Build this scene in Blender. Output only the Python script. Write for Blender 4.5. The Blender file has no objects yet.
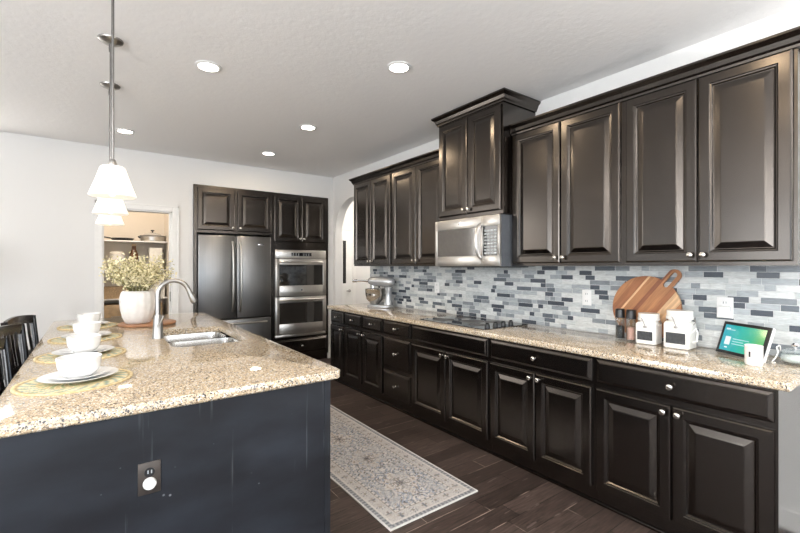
import bpy, bmesh, math, random
from mathutils import Vector, Matrix

random.seed(7)
PI = math.pi
C = bpy.context.scene.collection
SC = bpy.context.scene

# ------------------------------------------------------------------ camera
cam_d = bpy.data.cameras.new('camera')
cam = bpy.data.objects.new('camera', cam_d)
C.objects.link(cam)
cam_d.sensor_width = 36.0
cam_d.lens = 418.0 / 800.0 * 36.0
cam_d.clip_start = 0.02
cam.location = (0, 0, 1.40)
cam.rotation_euler = (PI / 2, 0, -math.radians(36.295))
SC.camera = cam

# ------------------------------------------------------------------ exposure, world, big lights
SC.view_settings.view_transform = 'Standard'
SC.view_settings.look = 'None'
SC.view_settings.gamma = 1.0
SC.view_settings.use_curve_mapping = False
SC.view_settings.exposure = 0.20

world = bpy.data.worlds.new('sky')
SC.world = world
world.use_nodes = True
wn = world.node_tree.nodes
wn['Background'].inputs[0].default_value = (0.80, 0.90, 1.0, 1)
wn['Background'].inputs[1].default_value = 0.8


def area_light(name, loc, rot, sx, sy, power, color, shape='RECTANGLE', spread=PI):
    d = bpy.data.lights.new(name, 'AREA')
    d.shape = shape
    d.size = sx
    d.size_y = sy
    d.energy = power
    d.color = color
    d.spread = spread
    o = bpy.data.objects.new(name, d)
    o.location = loc
    o.rotation_euler = rot
    C.objects.link(o)
    return o


def point_light(name, loc, power, color, r=0.05):
    d = bpy.data.lights.new(name, 'POINT')
    d.energy = power
    d.color = color
    d.shadow_soft_size = r
    o = bpy.data.objects.new(name, d)
    o.location = loc
    C.objects.link(o)
    return o


DAY = (0.90, 0.95, 1.0)
WARM = (1.0, 0.79, 0.54)
# daylight in the two windows of the left wall and the glazed doors behind the camera
area_light('window_daylight', (-3.93, 1.7, 1.55), (0, -PI / 2, 0), 1.5, 1.7, 58, DAY)
area_light('window_daylight', (-3.93, -1.6, 1.45), (0, -PI / 2, 0), 1.9, 2.0, 165, DAY)  # light of an unseen window added to brighten the right wall
area_light('window_daylight', (-3.93, 4.0, 1.55), (0, -PI / 2, 0), 1.5, 1.5, 6, DAY)
area_light('window_daylight', (-0.6, -3.63, 1.30), (PI / 2, 0, 0), 3.6, 2.2, 56, (0.70, 0.85, 1.0))
area_light('window_daylight', (-2.1, 5.93, 2.075), (-PI / 2, 0, 0), 2.2, 1.05, 42, (1.0, 0.95, 0.89))  # light of an unseen window added to reflect in the upper doors
area_light('window_daylight', (2.2, -3.63, 1.45), (PI / 2, 0, 0), 1.1, 1.5, 30, DAY)


# ------------------------------------------------------------------ materials
def new_mat(name):
    m = bpy.data.materials.new(name)
    m.use_nodes = True
    nt = m.node_tree
    return m, nt, nt.nodes['Principled BSDF']


def N(nt, kind, **kw):
    n = nt.nodes.new(kind)
    for k, v in kw.items():
        if k.startswith('in_'):
            n.inputs[k[3:]].default_value = v
        else:
            setattr(n, k, v)
    return n


def L(nt, a, b):
    nt.links.new(a, b)


def ramp(nt, stops, interp='LINEAR'):
    r = nt.nodes.new('ShaderNodeValToRGB')
    cr = r.color_ramp
    cr.interpolation = interp
    while len(cr.elements) > len(stops):
        cr.elements.remove(cr.elements[-1])
    while len(cr.elements) < len(stops):
        cr.elements.new(1.0)
    for e, (p, c) in zip(cr.elements, stops):
        e.position = p
        e.color = (c[0], c[1], c[2], 1)
    return r


def coords(nt, scale=(1, 1, 1), rot=(0, 0, 0), loc=(0, 0, 0)):
    tc = nt.nodes.new('ShaderNodeTexCoord')
    mp = nt.nodes.new('ShaderNodeMapping')
    mp.inputs['Scale'].default_value = scale
    mp.inputs['Rotation'].default_value = rot
    mp.inputs['Location'].default_value = loc
    L(nt, tc.outputs['Object'], mp.inputs[0])
    return mp.outputs[0]


def bump(nt, bsdf, height, strength=0.1, dist=0.002):
    b = nt.nodes.new('ShaderNodeBump')
    b.inputs['Strength'].default_value = strength
    b.inputs['Distance'].default_value = dist
    L(nt, height, b.inputs['Height'])
    L(nt, b.outputs[0], bsdf.inputs['Normal'])


def plain(name, col, rough=0.5, metal=0.0, spec=0.5, noise=0.06, nscale=30, emit=None, estr=0.0, trans=0.0, alpha=1.0, coat=0.0):
    """Principled with a faint procedural variation of the colour."""
    m, nt, b = new_mat(name)
    n = N(nt, 'ShaderNodeTexNoise')
    n.inputs['Scale'].default_value = nscale
    n.inputs['Detail'].default_value = 4
    L(nt, coords(nt), n.inputs['Vector'])
    lo = tuple(max(0, c * (1 - noise)) for c in col)
    hi = tuple(min(1, c * (1 + noise)) for c in col)
    r = ramp(nt, [(0.3, lo), (0.7, hi)])
    L(nt, n.outputs['Fac'], r.inputs[0])
    L(nt, r.outputs[0], b.inputs['Base Color'])
    b.inputs['Roughness'].default_value = rough
    b.inputs['Metallic'].default_value = metal
    b.inputs['Specular IOR Level'].default_value = spec
    b.inputs['Transmission Weight'].default_value = trans
    b.inputs['Alpha'].default_value = alpha
    b.inputs['Coat Weight'].default_value = coat
    if emit:
        b.inputs['Emission Color'].default_value = (*emit, 1)
        b.inputs['Emission Strength'].default_value = estr
    return m


def paint(name, col, tex=0.15, scale=70, rough=0.75):
    m, nt, b = new_mat(name)
    v = coords(nt)
    n = N(nt, 'ShaderNodeTexNoise')
    n.inputs['Scale'].default_value = scale
    n.inputs['Detail'].default_value = 3
    L(nt, v, n.inputs['Vector'])
    b.inputs['Base Color'].default_value = (*col, 1)
    b.inputs['Roughness'].default_value = rough
    b.inputs['Specular IOR Level'].default_value = 0.3
    bump(nt, b, n.outputs['Fac'], tex, 0.004)
    return m


M = {}
M['wall'] = paint('wall_paint', (0.78, 0.77, 0.755), 0.12, 90)
M['ceiling'] = paint('ceiling_texture', (0.89, 0.88, 0.87), 0.45, 28, 0.9)
M['trim'] = plain('white_trim_paint', (0.83, 0.82, 0.80), 0.4, noise=0.02)
M['pantry_wall'] = paint('pantry_paint', (0.74, 0.67, 0.58), 0.1, 90)


def wood_dark():
    m, nt, b = new_mat('espresso_wood')
    v = coords(nt, (18, 18, 1.3))
    n = N(nt, 'ShaderNodeTexNoise')
    n.inputs['Scale'].default_value = 6
    n.inputs['Detail'].default_value = 6
    L(nt, v, n.inputs['Vector'])
    r = ramp(nt, [(0.3, (0.0012, 0.0008, 0.0007)), (0.75, (0.0028, 0.0018, 0.0015))])
    L(nt, n.outputs['Fac'], r.inputs[0])
    L(nt, r.outputs[0], b.inputs['Base Color'])
    b.inputs['Roughness'].default_value = 0.23
    b.inputs['Specular IOR Level'].default_value = 0.95
    b.inputs['Specular Tint'].default_value = (1.0, 0.89, 0.80, 1)
    return m


M['wood'] = wood_dark()


def black_panel():
    """black painted island end, scuffed and scratched"""
    m, nt, b = new_mat('scuffed_black_paint')
    v = coords(nt)
    n1 = N(nt, 'ShaderNodeTexNoise')
    n1.inputs['Scale'].default_value = 3.0
    n1.inputs['Detail'].default_value = 7
    L(nt, coords(nt, (1.0, 1, 2.5)), n1.inputs['Vector'])
    r1 = ramp(nt, [(0.35, (0.007, 0.008, 0.011)), (0.72, (0.019, 0.023, 0.031))])
    L(nt, n1.outputs['Fac'], r1.inputs[0])
    # small pale nicks
    vo = N(nt, 'ShaderNodeTexVoronoi')
    vo.inputs['Scale'].default_value = 13
    L(nt, v, vo.inputs['Vector'])
    r2 = ramp(nt, [(0.0, (1, 1, 1)), (0.03, (0.8, 0.8, 0.8)), (0.075, (0, 0, 0))])
    L(nt, vo.outputs['Distance'], r2.inputs[0])
    n2 = N(nt, 'ShaderNodeTexNoise')
    n2.inputs['Scale'].default_value = 4.5
    L(nt, v, n2.inputs['Vector'])
    r3 = ramp(nt, [(0.50, (0, 0, 0)), (0.58, (1, 1, 1))])
    L(nt, n2.outputs['Fac'], r3.inputs[0])
    # long vertical scratches
    n3 = N(nt, 'ShaderNodeTexNoise')
    n3.inputs['Scale'].default_value = 1.0
    n3.inputs['Detail'].default_value = 5
    L(nt, coords(nt, (42, 42, 1.6)), n3.inputs['Vector'])
    r4 = ramp(nt, [(0.655, (0, 0, 0)), (0.74, (0.22, 0.22, 0.22))])
    L(nt, n3.outputs['Fac'], r4.inputs[0])
    mul = N(nt, 'ShaderNodeMath', operation='MULTIPLY')
    L(nt, r2.outputs[0], mul.inputs[0])
    L(nt, r3.outputs[0], mul.inputs[1])
    add = N(nt, 'ShaderNodeMath', operation='ADD', use_clamp=True)
    L(nt, mul.outputs[0], add.inputs[0])
    L(nt, r4.outputs[0], add.inputs[1])
    mx = N(nt, 'ShaderNodeMixRGB')
    L(nt, add.outputs[0], mx.inputs[0])
    L(nt, r1.outputs[0], mx.inputs[1])
    mx.inputs[2].default_value = (0.28, 0.29, 0.30, 1)
    L(nt, mx.outputs[0], b.inputs['Base Color'])
    b.inputs['Roughness'].default_value = 0.38
    b.inputs['Specular IOR Level'].default_value = 0.5
    return m


M['black_panel'] = black_panel()


def floor_wood():
    m, nt, b = new_mat('dark_plank_floor')
    v = coords(nt)
    br = N(nt, 'ShaderNodeTexBrick')
    br.offset = 0.37
    br.offset_frequency = 3
    br.squash = 0.8
    br.squash_frequency = 2
    br.inputs['Scale'].default_value = 1.0
    br.inputs['Mortar Size'].default_value = 0.0022
    br.inputs['Mortar Smooth'].default_value = 0.1
    br.inputs['Bias'].default_value = 0.0
    br.inputs['Brick Width'].default_value = 0.92
    br.inputs['Row Height'].default_value = 0.125
    br.inputs['Color1'].default_value = (0.030, 0.021, 0.018, 1)
    br.inputs['Color2'].default_value = (0.062, 0.045, 0.039, 1)
    br.inputs['Mortar'].default_value = (0.006, 0.004, 0.003, 1)
    L(nt, v, br.inputs['Vector'])
    ns = N(nt, 'ShaderNodeTexNoise')
    ns.inputs['Scale'].default_value = 3.2
    ns.inputs['Detail'].default_value = 2
    L(nt, v, ns.inputs['Vector'])
    rs = ramp(nt, [(0.52, (0.007, 0.005, 0.004)), (0.62, (0.26, 0.21, 0.18))])  # pale seam stretches paint the plank bevels' reflection into the colour
    L(nt, ns.outputs['Fac'], rs.inputs[0])
    L(nt, rs.outputs[0], br.inputs['Mortar'])
    n = N(nt, 'ShaderNodeTexNoise')
    n.inputs['Scale'].default_value = 1.0
    n.inputs['Detail'].default_value = 8
    n.inputs['Roughness'].default_value = 0.65
    L(nt, coords(nt, (7, 75, 1)), n.inputs['Vector'])
    r = ramp(nt, [(0.30, (0.32, 0.31, 0.30)), (0.70, (1.95, 1.92, 1.90))])
    L(nt, n.outputs['Fac'], r.inputs[0])
    mx = N(nt, 'ShaderNodeMixRGB', blend_type='MULTIPLY')
    mx.inputs[0].default_value = 1.0
    L(nt, br.outputs['Color'], mx.inputs[1])
    L(nt, r.outputs[0], mx.inputs[2])
    # sparse pale streaks along the planks
    n2 = N(nt, 'ShaderNodeTexNoise')
    n2.inputs['Scale'].default_value = 1.0
    n2.inputs['Detail'].default_value = 4
    L(nt, coords(nt, (5.5, 38, 1)), n2.inputs['Vector'])
    r2 = ramp(nt, [(0.655, (0, 0, 0)), (0.70, (0.5, 0.5, 0.5))])
    L(nt, n2.outputs['Fac'], r2.inputs[0])
    mx2 = N(nt, 'ShaderNodeMixRGB')
    L(nt, r2.outputs[0], mx2.inputs[0])
    L(nt, mx.outputs[0], mx2.inputs[1])
    mx2.inputs[2].default_value = (0.17, 0.135, 0.12, 1)
    L(nt, mx2.outputs[0], b.inputs['Base Color'])
    rr = ramp(nt, [(0.3, (0.40, 0.40, 0.40)), (0.7, (0.56, 0.56, 0.56))])
    L(nt, n.outputs['Fac'], rr.inputs[0])
    L(nt, rr.outputs[0], b.inputs['Roughness'])
    b.inputs['Specular IOR Level'].default_value = 0.32
    sub = N(nt, 'ShaderNodeMath', operation='MULTIPLY_ADD')
    L(nt, n.outputs['Fac'], sub.inputs[0])
    sub.inputs[1].default_value = 0.35
    inv = N(nt, 'ShaderNodeMath', operation='SUBTRACT')
    inv.inputs[0].default_value = 1.0
    L(nt, br.outputs['Fac'], inv.inputs[1])
    L(nt, inv.outputs[0], sub.inputs[2])
    bump(nt, b, sub.outputs[0], 0.35, 0.0015)
    return m


M['floor'] = floor_wood()


def granite():
    m, nt, b = new_mat('speckled_granite')
    v = coords(nt)
    nz = N(nt, 'ShaderNodeTexNoise')
    nz.inputs['Scale'].default_value = 70
    nz.inputs['Detail'].default_value = 3
    L(nt, v, nz.inputs['Vector'])
    mxv = N(nt, 'ShaderNodeMixRGB', blend_type='ADD')
    mxv.inputs[0].default_value = 0.008
    L(nt, v, mxv.inputs[1])
    L(nt, nz.outputs['Color'], mxv.inputs[2])
    vo = N(nt, 'ShaderNodeTexVoronoi')
    vo.inputs['Scale'].default_value = 235
    vo.inputs['Randomness'].default_value = 1.0
    L(nt, mxv.outputs[0], vo.inputs['Vector'])
    sep = N(nt, 'ShaderNodeSeparateColor')
    L(nt, vo.outputs['Color'], sep.inputs[0])
    r = ramp(nt, [(0.0, (0.04, 0.036, 0.034)), (0.07, (0.19, 0.15, 0.115)), (0.17, (0.42, 0.315, 0.20)),
                  (0.38, (0.53, 0.415, 0.275)), (0.66, (0.62, 0.51, 0.37)), (0.88, (0.80, 0.77, 0.71))], 'CONSTANT')
    L(nt, sep.outputs[0], r.inputs[0])
    # larger drifts of dark mica
    v2 = N(nt, 'ShaderNodeTexVoronoi')
    v2.inputs['Scale'].default_value = 120
    L(nt, mxv.outputs[0], v2.inputs['Vector'])
    s2 = N(nt, 'ShaderNodeSeparateColor')
    L(nt, v2.outputs['Color'], s2.inputs[0])
    r2 = ramp(nt, [(0.0, (1, 1, 1)), (0.075, (0, 0, 0))], 'CONSTANT')
    L(nt, s2.outputs[1], r2.inputs[0])
    r3 = ramp(nt, [(0.0, (1, 1, 1)), (0.42, (1, 1, 1)), (0.55, (0, 0, 0))])
    mul0 = N(nt, 'ShaderNodeMath', operation='MULTIPLY')
    mul0.inputs[1].default_value = 60.0
    L(nt, v2.outputs['Distance'], mul0.inputs[0])
    L(nt, v2.outputs['Distance'], r3.inputs[0])
    mul = N(nt, 'ShaderNodeMath', operation='MULTIPLY')
    L(nt, r2.outputs[0], mul.inputs[0])
    L(nt, r3.outputs[0], mul.inputs[1])
    mx = N(nt, 'ShaderNodeMixRGB')
    L(nt, mul.outputs[0], mx.inputs[0])
    L(nt, r.outputs[0], mx.inputs[1])
    mx.inputs[2].default_value = (0.05, 0.043, 0.04, 1)
    L(nt, mx.outputs[0], b.inputs['Base Color'])
    b.inputs['Roughness'].default_value = 0.05
    b.inputs['Specular IOR Level'].default_value = 0.95
    return m


M['granite'] = granite()


def steel(name, col=(0.62, 0.60, 0.57), rough=0.28, axis='x', metal=1.0):
    m, nt, b = new_mat(name)
    sc = {'x': (1.5, 300, 300), 'z': (160, 160, 1.0)}[axis]
    n = N(nt, 'ShaderNodeTexNoise')
    n.inputs['Scale'].default_value = 1.0
    n.inputs['Detail'].default_value = 3
    L(nt, coords(nt, sc), n.inputs['Vector'])
    r = ramp(nt, [(0.3, tuple(c * 0.93 for c in col)), (0.7, tuple(min(1, c * 1.05) for c in col))])
    L(nt, n.outputs['Fac'], r.inputs[0])
    L(nt, r.outputs[0], b.inputs['Base Color'])
    b.inputs['Metallic'].default_value = metal
    rr = ramp(nt, [(0.3, (rough * 0.94,) * 3), (0.7, (rough * 1.07,) * 3)])
    L(nt, n.outputs['Fac'], rr.inputs[0])
    L(nt, rr.outputs[0], b.inputs['Roughness'])
    return m


M['steel'] = steel('brushed_steel', rough=0.3)
M['fridge_steel'] = steel('dark_stainless', (0.255, 0.252, 0.25), 0.31, 'z')
M['rod'] = plain('pendant_rod_steel', (0.20, 0.195, 0.19), 0.35, 1.0, noise=0.03)
M['sink_steel'] = steel('sink_steel', (0.56, 0.55, 0.53), 0.22)
M['nickel'] = plain('satin_nickel', (0.66, 0.63, 0.58), 0.24, 1.0, noise=0.03)
M['chrome'] = plain('chrome', (0.85, 0.85, 0.86), 0.08, 1.0, noise=0.02)
M['faucet'] = plain('brushed_nickel', (0.40, 0.385, 0.365), 0.32, 1.0, noise=0.04)
M['black_glass'] = plain('black_glass', (0.008, 0.008, 0.009), 0.05, 0, 0.6, noise=0.1)
M['oven_glass'] = plain('oven_glass', (0.02, 0.018, 0.016), 0.05, 0, 0.8, noise=0.1, coat=0.3)
M['mw_glass'] = plain('microwave_glass', (0.07, 0.06, 0.05), 0.10, 0, 0.9, noise=0.1, coat=0.4)
M['black_plastic'] = plain('black_plastic', (0.014, 0.014, 0.015), 0.35, noise=0.1)
M['grey_plastic'] = plain('grey_metal_case', (0.12, 0.13, 0.145), 0.38, 0.3, noise=0.08)
M['key_grey'] = plain('keypad_grey', (0.42, 0.45, 0.46), 0.4, noise=0.05)
M['white_plastic'] = plain('white_plastic', (0.82, 0.82, 0.81), 0.35, noise=0.02)
M['porcelain'] = plain('white_porcelain', (0.86, 0.86, 0.855), 0.12, 0, 0.5, noise=0.015)
M['stoneware'] = plain('off_white_stoneware', (0.78, 0.76, 0.735), 0.45, noise=0.05)
M['enamel'] = plain('cream_white_enamel', (0.86, 0.85, 0.82), 0.22, noise=0.03)
M['chalk'] = plain('charcoal_chalkboard', (0.045, 0.048, 0.052), 0.6, noise=0.3, nscale=80)
M['bronze'] = plain('dark_bronze_plate', (0.10, 0.085, 0.075), 0.38, 0.7, noise=0.1)
M['stool'] = plain('black_stool_wood', (0.012, 0.010, 0.010), 0.16, noise=0.3)
M['stem'] = plain('olive_stem', (0.22, 0.20, 0.08), 0.7, noise=0.3)
M['leaf'] = plain('sage_leaf', (0.48, 0.44, 0.21), 0.6, noise=0.35, nscale=12)
M['petal'] = plain('cream_petal', (0.84, 0.76, 0.50), 0.7, noise=0.18, nscale=14)
M['shade'] = plain('lit_white_glass', (0.9, 0.88, 0.84), 0.3, noise=0.02, emit=(1.0, 0.90, 0.76), estr=0.50)
M['pendant_bulb'] = plain('pendant_bulb', (0.9, 0.9, 0.88), 0.4, noise=0.02, emit=(1.0, 0.88, 0.70), estr=2.5)
M['bulb'] = plain('lamp_lens', (0.9, 0.9, 0.88), 0.4, noise=0.02, emit=(1.0, 0.93, 0.82), estr=14.0)
M['mixer'] = plain('silver_grey_enamel', (0.50, 0.51, 0.52), 0.20, 0.5, noise=0.06)
M['pot_glass'] = plain('lid_glass', (0.75, 0.74, 0.70), 0.08, 0, 0.6, noise=0.05, alpha=0.45)
M['amber'] = plain('brown_bottle', (0.13, 0.06, 0.03), 0.2, noise=0.25)
M['basket'] = plain('tan_wicker', (0.46, 0.33, 0.20), 0.7, noise=0.4, nscale=120)
M['tan_wood'] = plain('tan_wood_front', (0.50, 0.36, 0.22), 0.5, noise=0.2, nscale=14)
M['box_white'] = plain('white_carton', (0.80, 0.77, 0.70), 0.6, noise=0.06)
M['pepper'] = plain('black_peppercorns', (0.045, 0.04, 0.04), 0.6, noise=0.9, nscale=260)
M['salt'] = plain('pink_salt', (0.72, 0.40, 0.32), 0.5, noise=0.35, nscale=260)
M['cotton'] = plain('white_cotton', (0.85, 0.83, 0.80), 0.9, noise=0.05)
M['door_white'] = plain('white_door_paint', (0.82, 0.82, 0.80), 0.42, noise=0.02)


def glass(name, tint=(0.93, 0.96, 0.96), mix=0.22):
    m = bpy.data.materials.new(name)
    m.use_nodes = True
    nt = m.node_tree
    nt.nodes.clear()
    out = N(nt, 'ShaderNodeOutputMaterial')
    tr = N(nt, 'ShaderNodeBsdfTransparent')
    tr.inputs[0].default_value = (*tint, 1)
    gl = N(nt, 'ShaderNodeBsdfGlossy')
    gl.inputs['Roughness'].default_value = 0.04
    gl.inputs['Color'].default_value = (0.95, 0.97, 1, 1)
    lw = N(nt, 'ShaderNodeLayerWeight')
    lw.inputs[0].default_value = mix
    mx = N(nt, 'ShaderNodeMixShader')
    L(nt, lw.outputs['Facing'], mx.inputs[0])
    L(nt, tr.outputs[0], mx.inputs[1])
    L(nt, gl.outputs[0], mx.inputs[2])
    L(nt, mx.outputs[0], out.inputs[0])
    return m


M['glass'] = glass('clear_glass')


def vcol_mat(name, rough=0.3, spec=0.5, noise_bump=None, mul_noise=None):
    m, nt, b = new_mat(name)
    a = N(nt, 'ShaderNodeVertexColor', layer_name='Col')
    src = a.outputs[0]
    if mul_noise:
        n = N(nt, 'ShaderNodeTexNoise')
        n.inputs['Scale'].default_value = 1.0
        n.inputs['Detail'].default_value = 5
        L(nt, coords(nt, mul_noise), n.inputs['Vector'])
        r = ramp(nt, [(0.3, (0.82, 0.82, 0.82)), (0.7, (1.12, 1.12, 1.12))])
        L(nt, n.outputs['Fac'], r.inputs[0])
        mx = N(nt, 'ShaderNodeMixRGB', blend_type='MULTIPLY')
        mx.inputs[0].default_value = 1
        L(nt, src, mx.inputs[1])
        L(nt, r.outputs[0], mx.inputs[2])
        src = mx.outputs[0]
    L(nt, src, b.inputs['Base Color'])
    b.inputs['Roughness'].default_value = rough
    b.inputs['Specular IOR Level'].default_value = spec
    if noise_bump:
        n = N(nt, 'ShaderNodeTexNoise')
        n.inputs['Scale'].default_value = noise_bump
        L(nt, coords(nt), n.inputs['Vector'])
        bump(nt, b, n.outputs['Fac'], 0.4, 0.003)
    return m


M['tile'] = vcol_mat('mosaic_tile', 0.24, 0.38, mul_noise=(90, 30, 140))
M['rug'] = vcol_mat('woven_rug', 0.95, 0.1, noise_bump=420)
M['mat'] = vcol_mat('woven_placemat', 0.8, 0.2, noise_bump=300)


def board_wood():
    m, nt, b = new_mat('acacia_board')
    tc = coords(nt, (1, 1, 1), (0, 0, 0))
    sx = N(nt, 'ShaderNodeSeparateXYZ')
    L(nt, tc, sx.inputs[0])
    # staves run along local Z, so local X picks the stave
    ad = N(nt, 'ShaderNodeMath', operation='MULTIPLY_ADD')
    L(nt, sx.outputs[0], ad.inputs[0])
    ad.inputs[1].default_value = 1 / 0.46
    ad.inputs[2].default_value = 0.5
    d1, d2, d3, pale = (0.30, 0.115, 0.045), (0.40, 0.175, 0.07), (0.23, 0.08, 0.034), (0.66, 0.42, 0.23)
    r = ramp(nt, [(0.0, d2), (0.13, d1), (0.25, pale), (0.275, d2), (0.38, d3), (0.44, d2), (0.585, d1), (0.66, pale), (0.80, d2), (0.9, d1)], 'CONSTANT')
    L(nt, ad.outputs[0], r.inputs[0])
    n = N(nt, 'ShaderNodeTexNoise')
    n.inputs['Scale'].default_value = 1
    n.inputs['Detail'].default_value = 6
    n.inputs['Distortion'].default_value = 0.6
    L(nt, coords(nt, (70, 20, 7)), n.inputs['Vector'])
    rr = ramp(nt, [(0.25, (0.7, 0.68, 0.66)), (0.75, (1.25, 1.25, 1.25))])
    L(nt, n.outputs['Fac'], rr.inputs[0])
    mx = N(nt, 'ShaderNodeMixRGB', blend_type='MULTIPLY')
    mx.inputs[0].default_value = 1
    L(nt, r.outputs[0], mx.inputs[1])
    L(nt, rr.outputs[0], mx.inputs[2])
    L(nt, mx.outputs[0], b.inputs['Base Color'])
    b.inputs['Roughness'].default_value = 0.42
    return m


M['board'] = board_wood()
M['tray'] = plain('reddish_wood', (0.33, 0.16, 0.08), 0.4, noise=0.3, nscale=18)


def screen_mat():
    m, nt, b = new_mat('tablet_screen')
    tc = nt.nodes.new('ShaderNodeTexCoord')
    sx = N(nt, 'ShaderNodeSeparateXYZ')
    L(nt, tc.outputs['Generated'], sx.inputs[0])
    n = N(nt, 'ShaderNodeTexNoise')
    n.inputs['Scale'].default_value = 2.2
    L(nt, tc.outputs['Generated'], n.inputs['Vector'])
    ad = N(nt, 'ShaderNodeMath', operation='MULTIPLY_ADD')
    L(nt, n.outputs['Fac'], ad.inputs[0])
    ad.inputs[1].default_value = 0.22
    L(nt, sx.outputs[0], ad.inputs[2])
    r = ramp(nt, [(0.2, (0.02, 0.42, 0.50)), (0.55, (0.02, 0.50, 0.42)), (0.80, (0.03, 0.50, 0.30)), (1.0, (0.10, 0.52, 0.17))])
    L(nt, ad.outputs[0], r.inputs[0])
    b.inputs['Base Color'].default_value = (0.01, 0.01, 0.01, 1)
    b.inputs['Roughness'].default_value = 0.1
    L(nt, r.outputs[0], b.inputs['Emission Color'])
    b.inputs['Emission Strength'].default_value = 0.85
    return m


M['screen'] = screen_mat()
M['screen_white'] = plain('screen_white', (0.1, 0.1, 0.1), 0.2, emit=(0.85, 0.97, 1.0), estr=0.75)
M['screen_dim'] = plain('screen_text', (0.1, 0.1, 0.1), 0.2, emit=(0.35, 0.85, 0.85), estr=0.7)
M['clock'] = plain('oven_display', (0.01, 0.01, 0.012), 0.1, noise=0.1)


# ------------------------------------------------------------------ mesh helpers
class MB:
    def __init__(self):
        self.bm = bmesh.new()
        self.col = None

    def loops(self, rings, closed=True, cap0=True, cap1=True, M4=None):
        """loft a list of equally long rings of points"""
        bm = self.bm
        vs = []
        for ring in rings:
            row = []
            for p in ring:
                p = Vector(p)
                if M4 is not None:
                    p = M4 @ p
                row.append(bm.verts.new(p))
            vs.append(row)
        n = len(vs[0])
        for a, b in zip(vs[:-1], vs[1:]):
            for i in range(n if closed else n - 1):
                j = (i + 1) % n
                bm.faces.new((a[i], a[j], b[j], b[i]))
        if closed and cap0:
            bm.faces.new(list(reversed(vs[0])))
        if closed and cap1:
            bm.faces.new(vs[-1])
        return vs

    def box(self, x0, x1, y0, y1, z0, z1, bev=0.0, M4=None, seg=2):
        b = self.bm
        vs = [b.verts.new((x, y, z)) for x in (x0, x1) for y in (y0, y1) for z in (z0, z1)]
        idx = [(0, 1, 3, 2), (4, 6, 7, 5), (0, 4, 5, 1), (2, 3, 7, 6), (0, 2, 6, 4), (1, 5, 7, 3)]
        fs = [b.faces.new([vs[i] for i in f]) for f in idx]
        if bev > 0:
            es = list({e for f in fs for e in f.edges})
            r = bmesh.ops.bevel(b, geom=es, offset=bev, segments=seg, profile=0.5, affect='EDGES', clamp_overlap=True)
            vs = list({v for f in r['faces'] for v in f.verts} | {v for v in vs if v.is_valid})
        if M4 is not None:
            for v in vs:
                v.co = M4 @ v.co
        return self

    def lathe(self, prof, c=(0, 0, 0), seg=28, M4=None, squash=(1, 1), lobes=0, amp=0.0):
        """prof: (r, z) list, bottom to top outside then inside"""
        b = self.bm
        rows = []
        for r, z in prof:
            if r < 1e-6:
                p = Vector((c[0], c[1], c[2] + z))
                rows.append([b.verts.new(M4 @ p if M4 is not None else p)])
            else:
                row = []
                for i in range(seg):
                    a = 2 * PI * i / seg
                    k = 1 + (amp * math.cos(lobes * a) if lobes else 0)
                    p = Vector((c[0] + r * k * squash[0] * math.cos(a), c[1] + r * k * squash[1] * math.sin(a), c[2] + z))
                    row.append(b.verts.new(M4 @ p if M4 is not None else p))
                rows.append(row)
        for a, d in zip(rows[:-1], rows[1:]):
            for i in range(seg):
                j = (i + 1) % seg
                if len(a) == 1 and len(d) == 1:
                    continue
                if len(a) == 1:
                    b.faces.new((a[0], d[j], d[i]))
                elif len(d) == 1:
                    b.faces.new((a[i], a[j], d[0]))
                else:
                    b.faces.new((a[i], a[j], d[j], d[i]))
        for row, flip in ((rows[0], True), (rows[-1], False)):
            if len(row) > 1:
                b.faces.new(list(reversed(row)) if flip else row)
        return self

    def tube(self, pts, r, seg=10, closed=False, radii=None, flat=None):
        pts = [Vector(p) for p in pts]
        n = len(pts)
        rings = []
        up = None
        for i, p in enumerate(pts):
            if closed:
                t = pts[(i + 1) % n] - pts[i - 1]
            else:
                t = pts[min(i + 1, n - 1)] - pts[max(i - 1, 0)]
            t.normalize()
            if up is None:
                up = Vector((0, 0, 1)) if abs(t.z) < 0.9 else Vector((1, 0, 0))
            s = t.cross(up)
            if s.length < 1e-4:
                s = t.cross(Vector((0, 1, 0)))
            s.normalize()
            u = s.cross(t)
            u.normalize()
            up = u
            rr = radii[i] if radii else r
            fx, fy = flat if flat else (1, 1)
            rings.append([p + s * (math.cos(2 * PI * k / seg) * rr * fx) + u * (math.sin(2 * PI * k / seg) * rr * fy) for k in range(seg)])
        if closed:
            rings.append(rings[0])
            self.loops(rings, cap0=False, cap1=False)
            bmesh.ops.remove_doubles(self.bm, verts=self.bm.verts[:], dist=1e-6)
        else:
            self.loops(rings)
        return self

    def prism(self, poly, z0, z1, M4=None, bev=0):
        self.loops([[(x, y, z0) for x, y in poly], [(x, y, z1) for x, y in poly]], M4=M4)
        return self

    def build(self, name, mat, parent=None, smooth=35):
        bm = self.bm
        bmesh.ops.recalc_face_normals(bm, faces=bm.faces[:])
        me = bpy.data.meshes.new(name)
        bm.to_mesh(me)
        bm.free()
        me.materials.append(mat)
        if smooth:
            me.polygons.foreach_set('use_smooth', [True] * len(me.polygons))
            me.set_sharp_from_angle(angle=math.radians(smooth))
        o = bpy.data.objects.new(name, me)
        C.objects.link(o)
        if parent:
            o.parent = parent
        return o


def tag(o, label, cat, group=None):
    o['label'] = label
    o['category'] = cat
    if group:
        o['group'] = group
    return o


def thing(name, label, cat, loc=(0, 0, 0), rz=0, group=None):
    o = bpy.data.objects.new(name, None)
    o.empty_display_size = 0.05
    C.objects.link(o)
    o.location = loc
    o.rotation_euler = (0, 0, rz)
    return tag(o, label, cat, group)


def struct(name, mb, mat, smooth=35):
    o = mb.build(name, mat, None, smooth)
    o['kind'] = 'structure'
    o['label'] = name.replace('_', ' ')
    o['category'] = name.split('_')[0]
    return o


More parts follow.
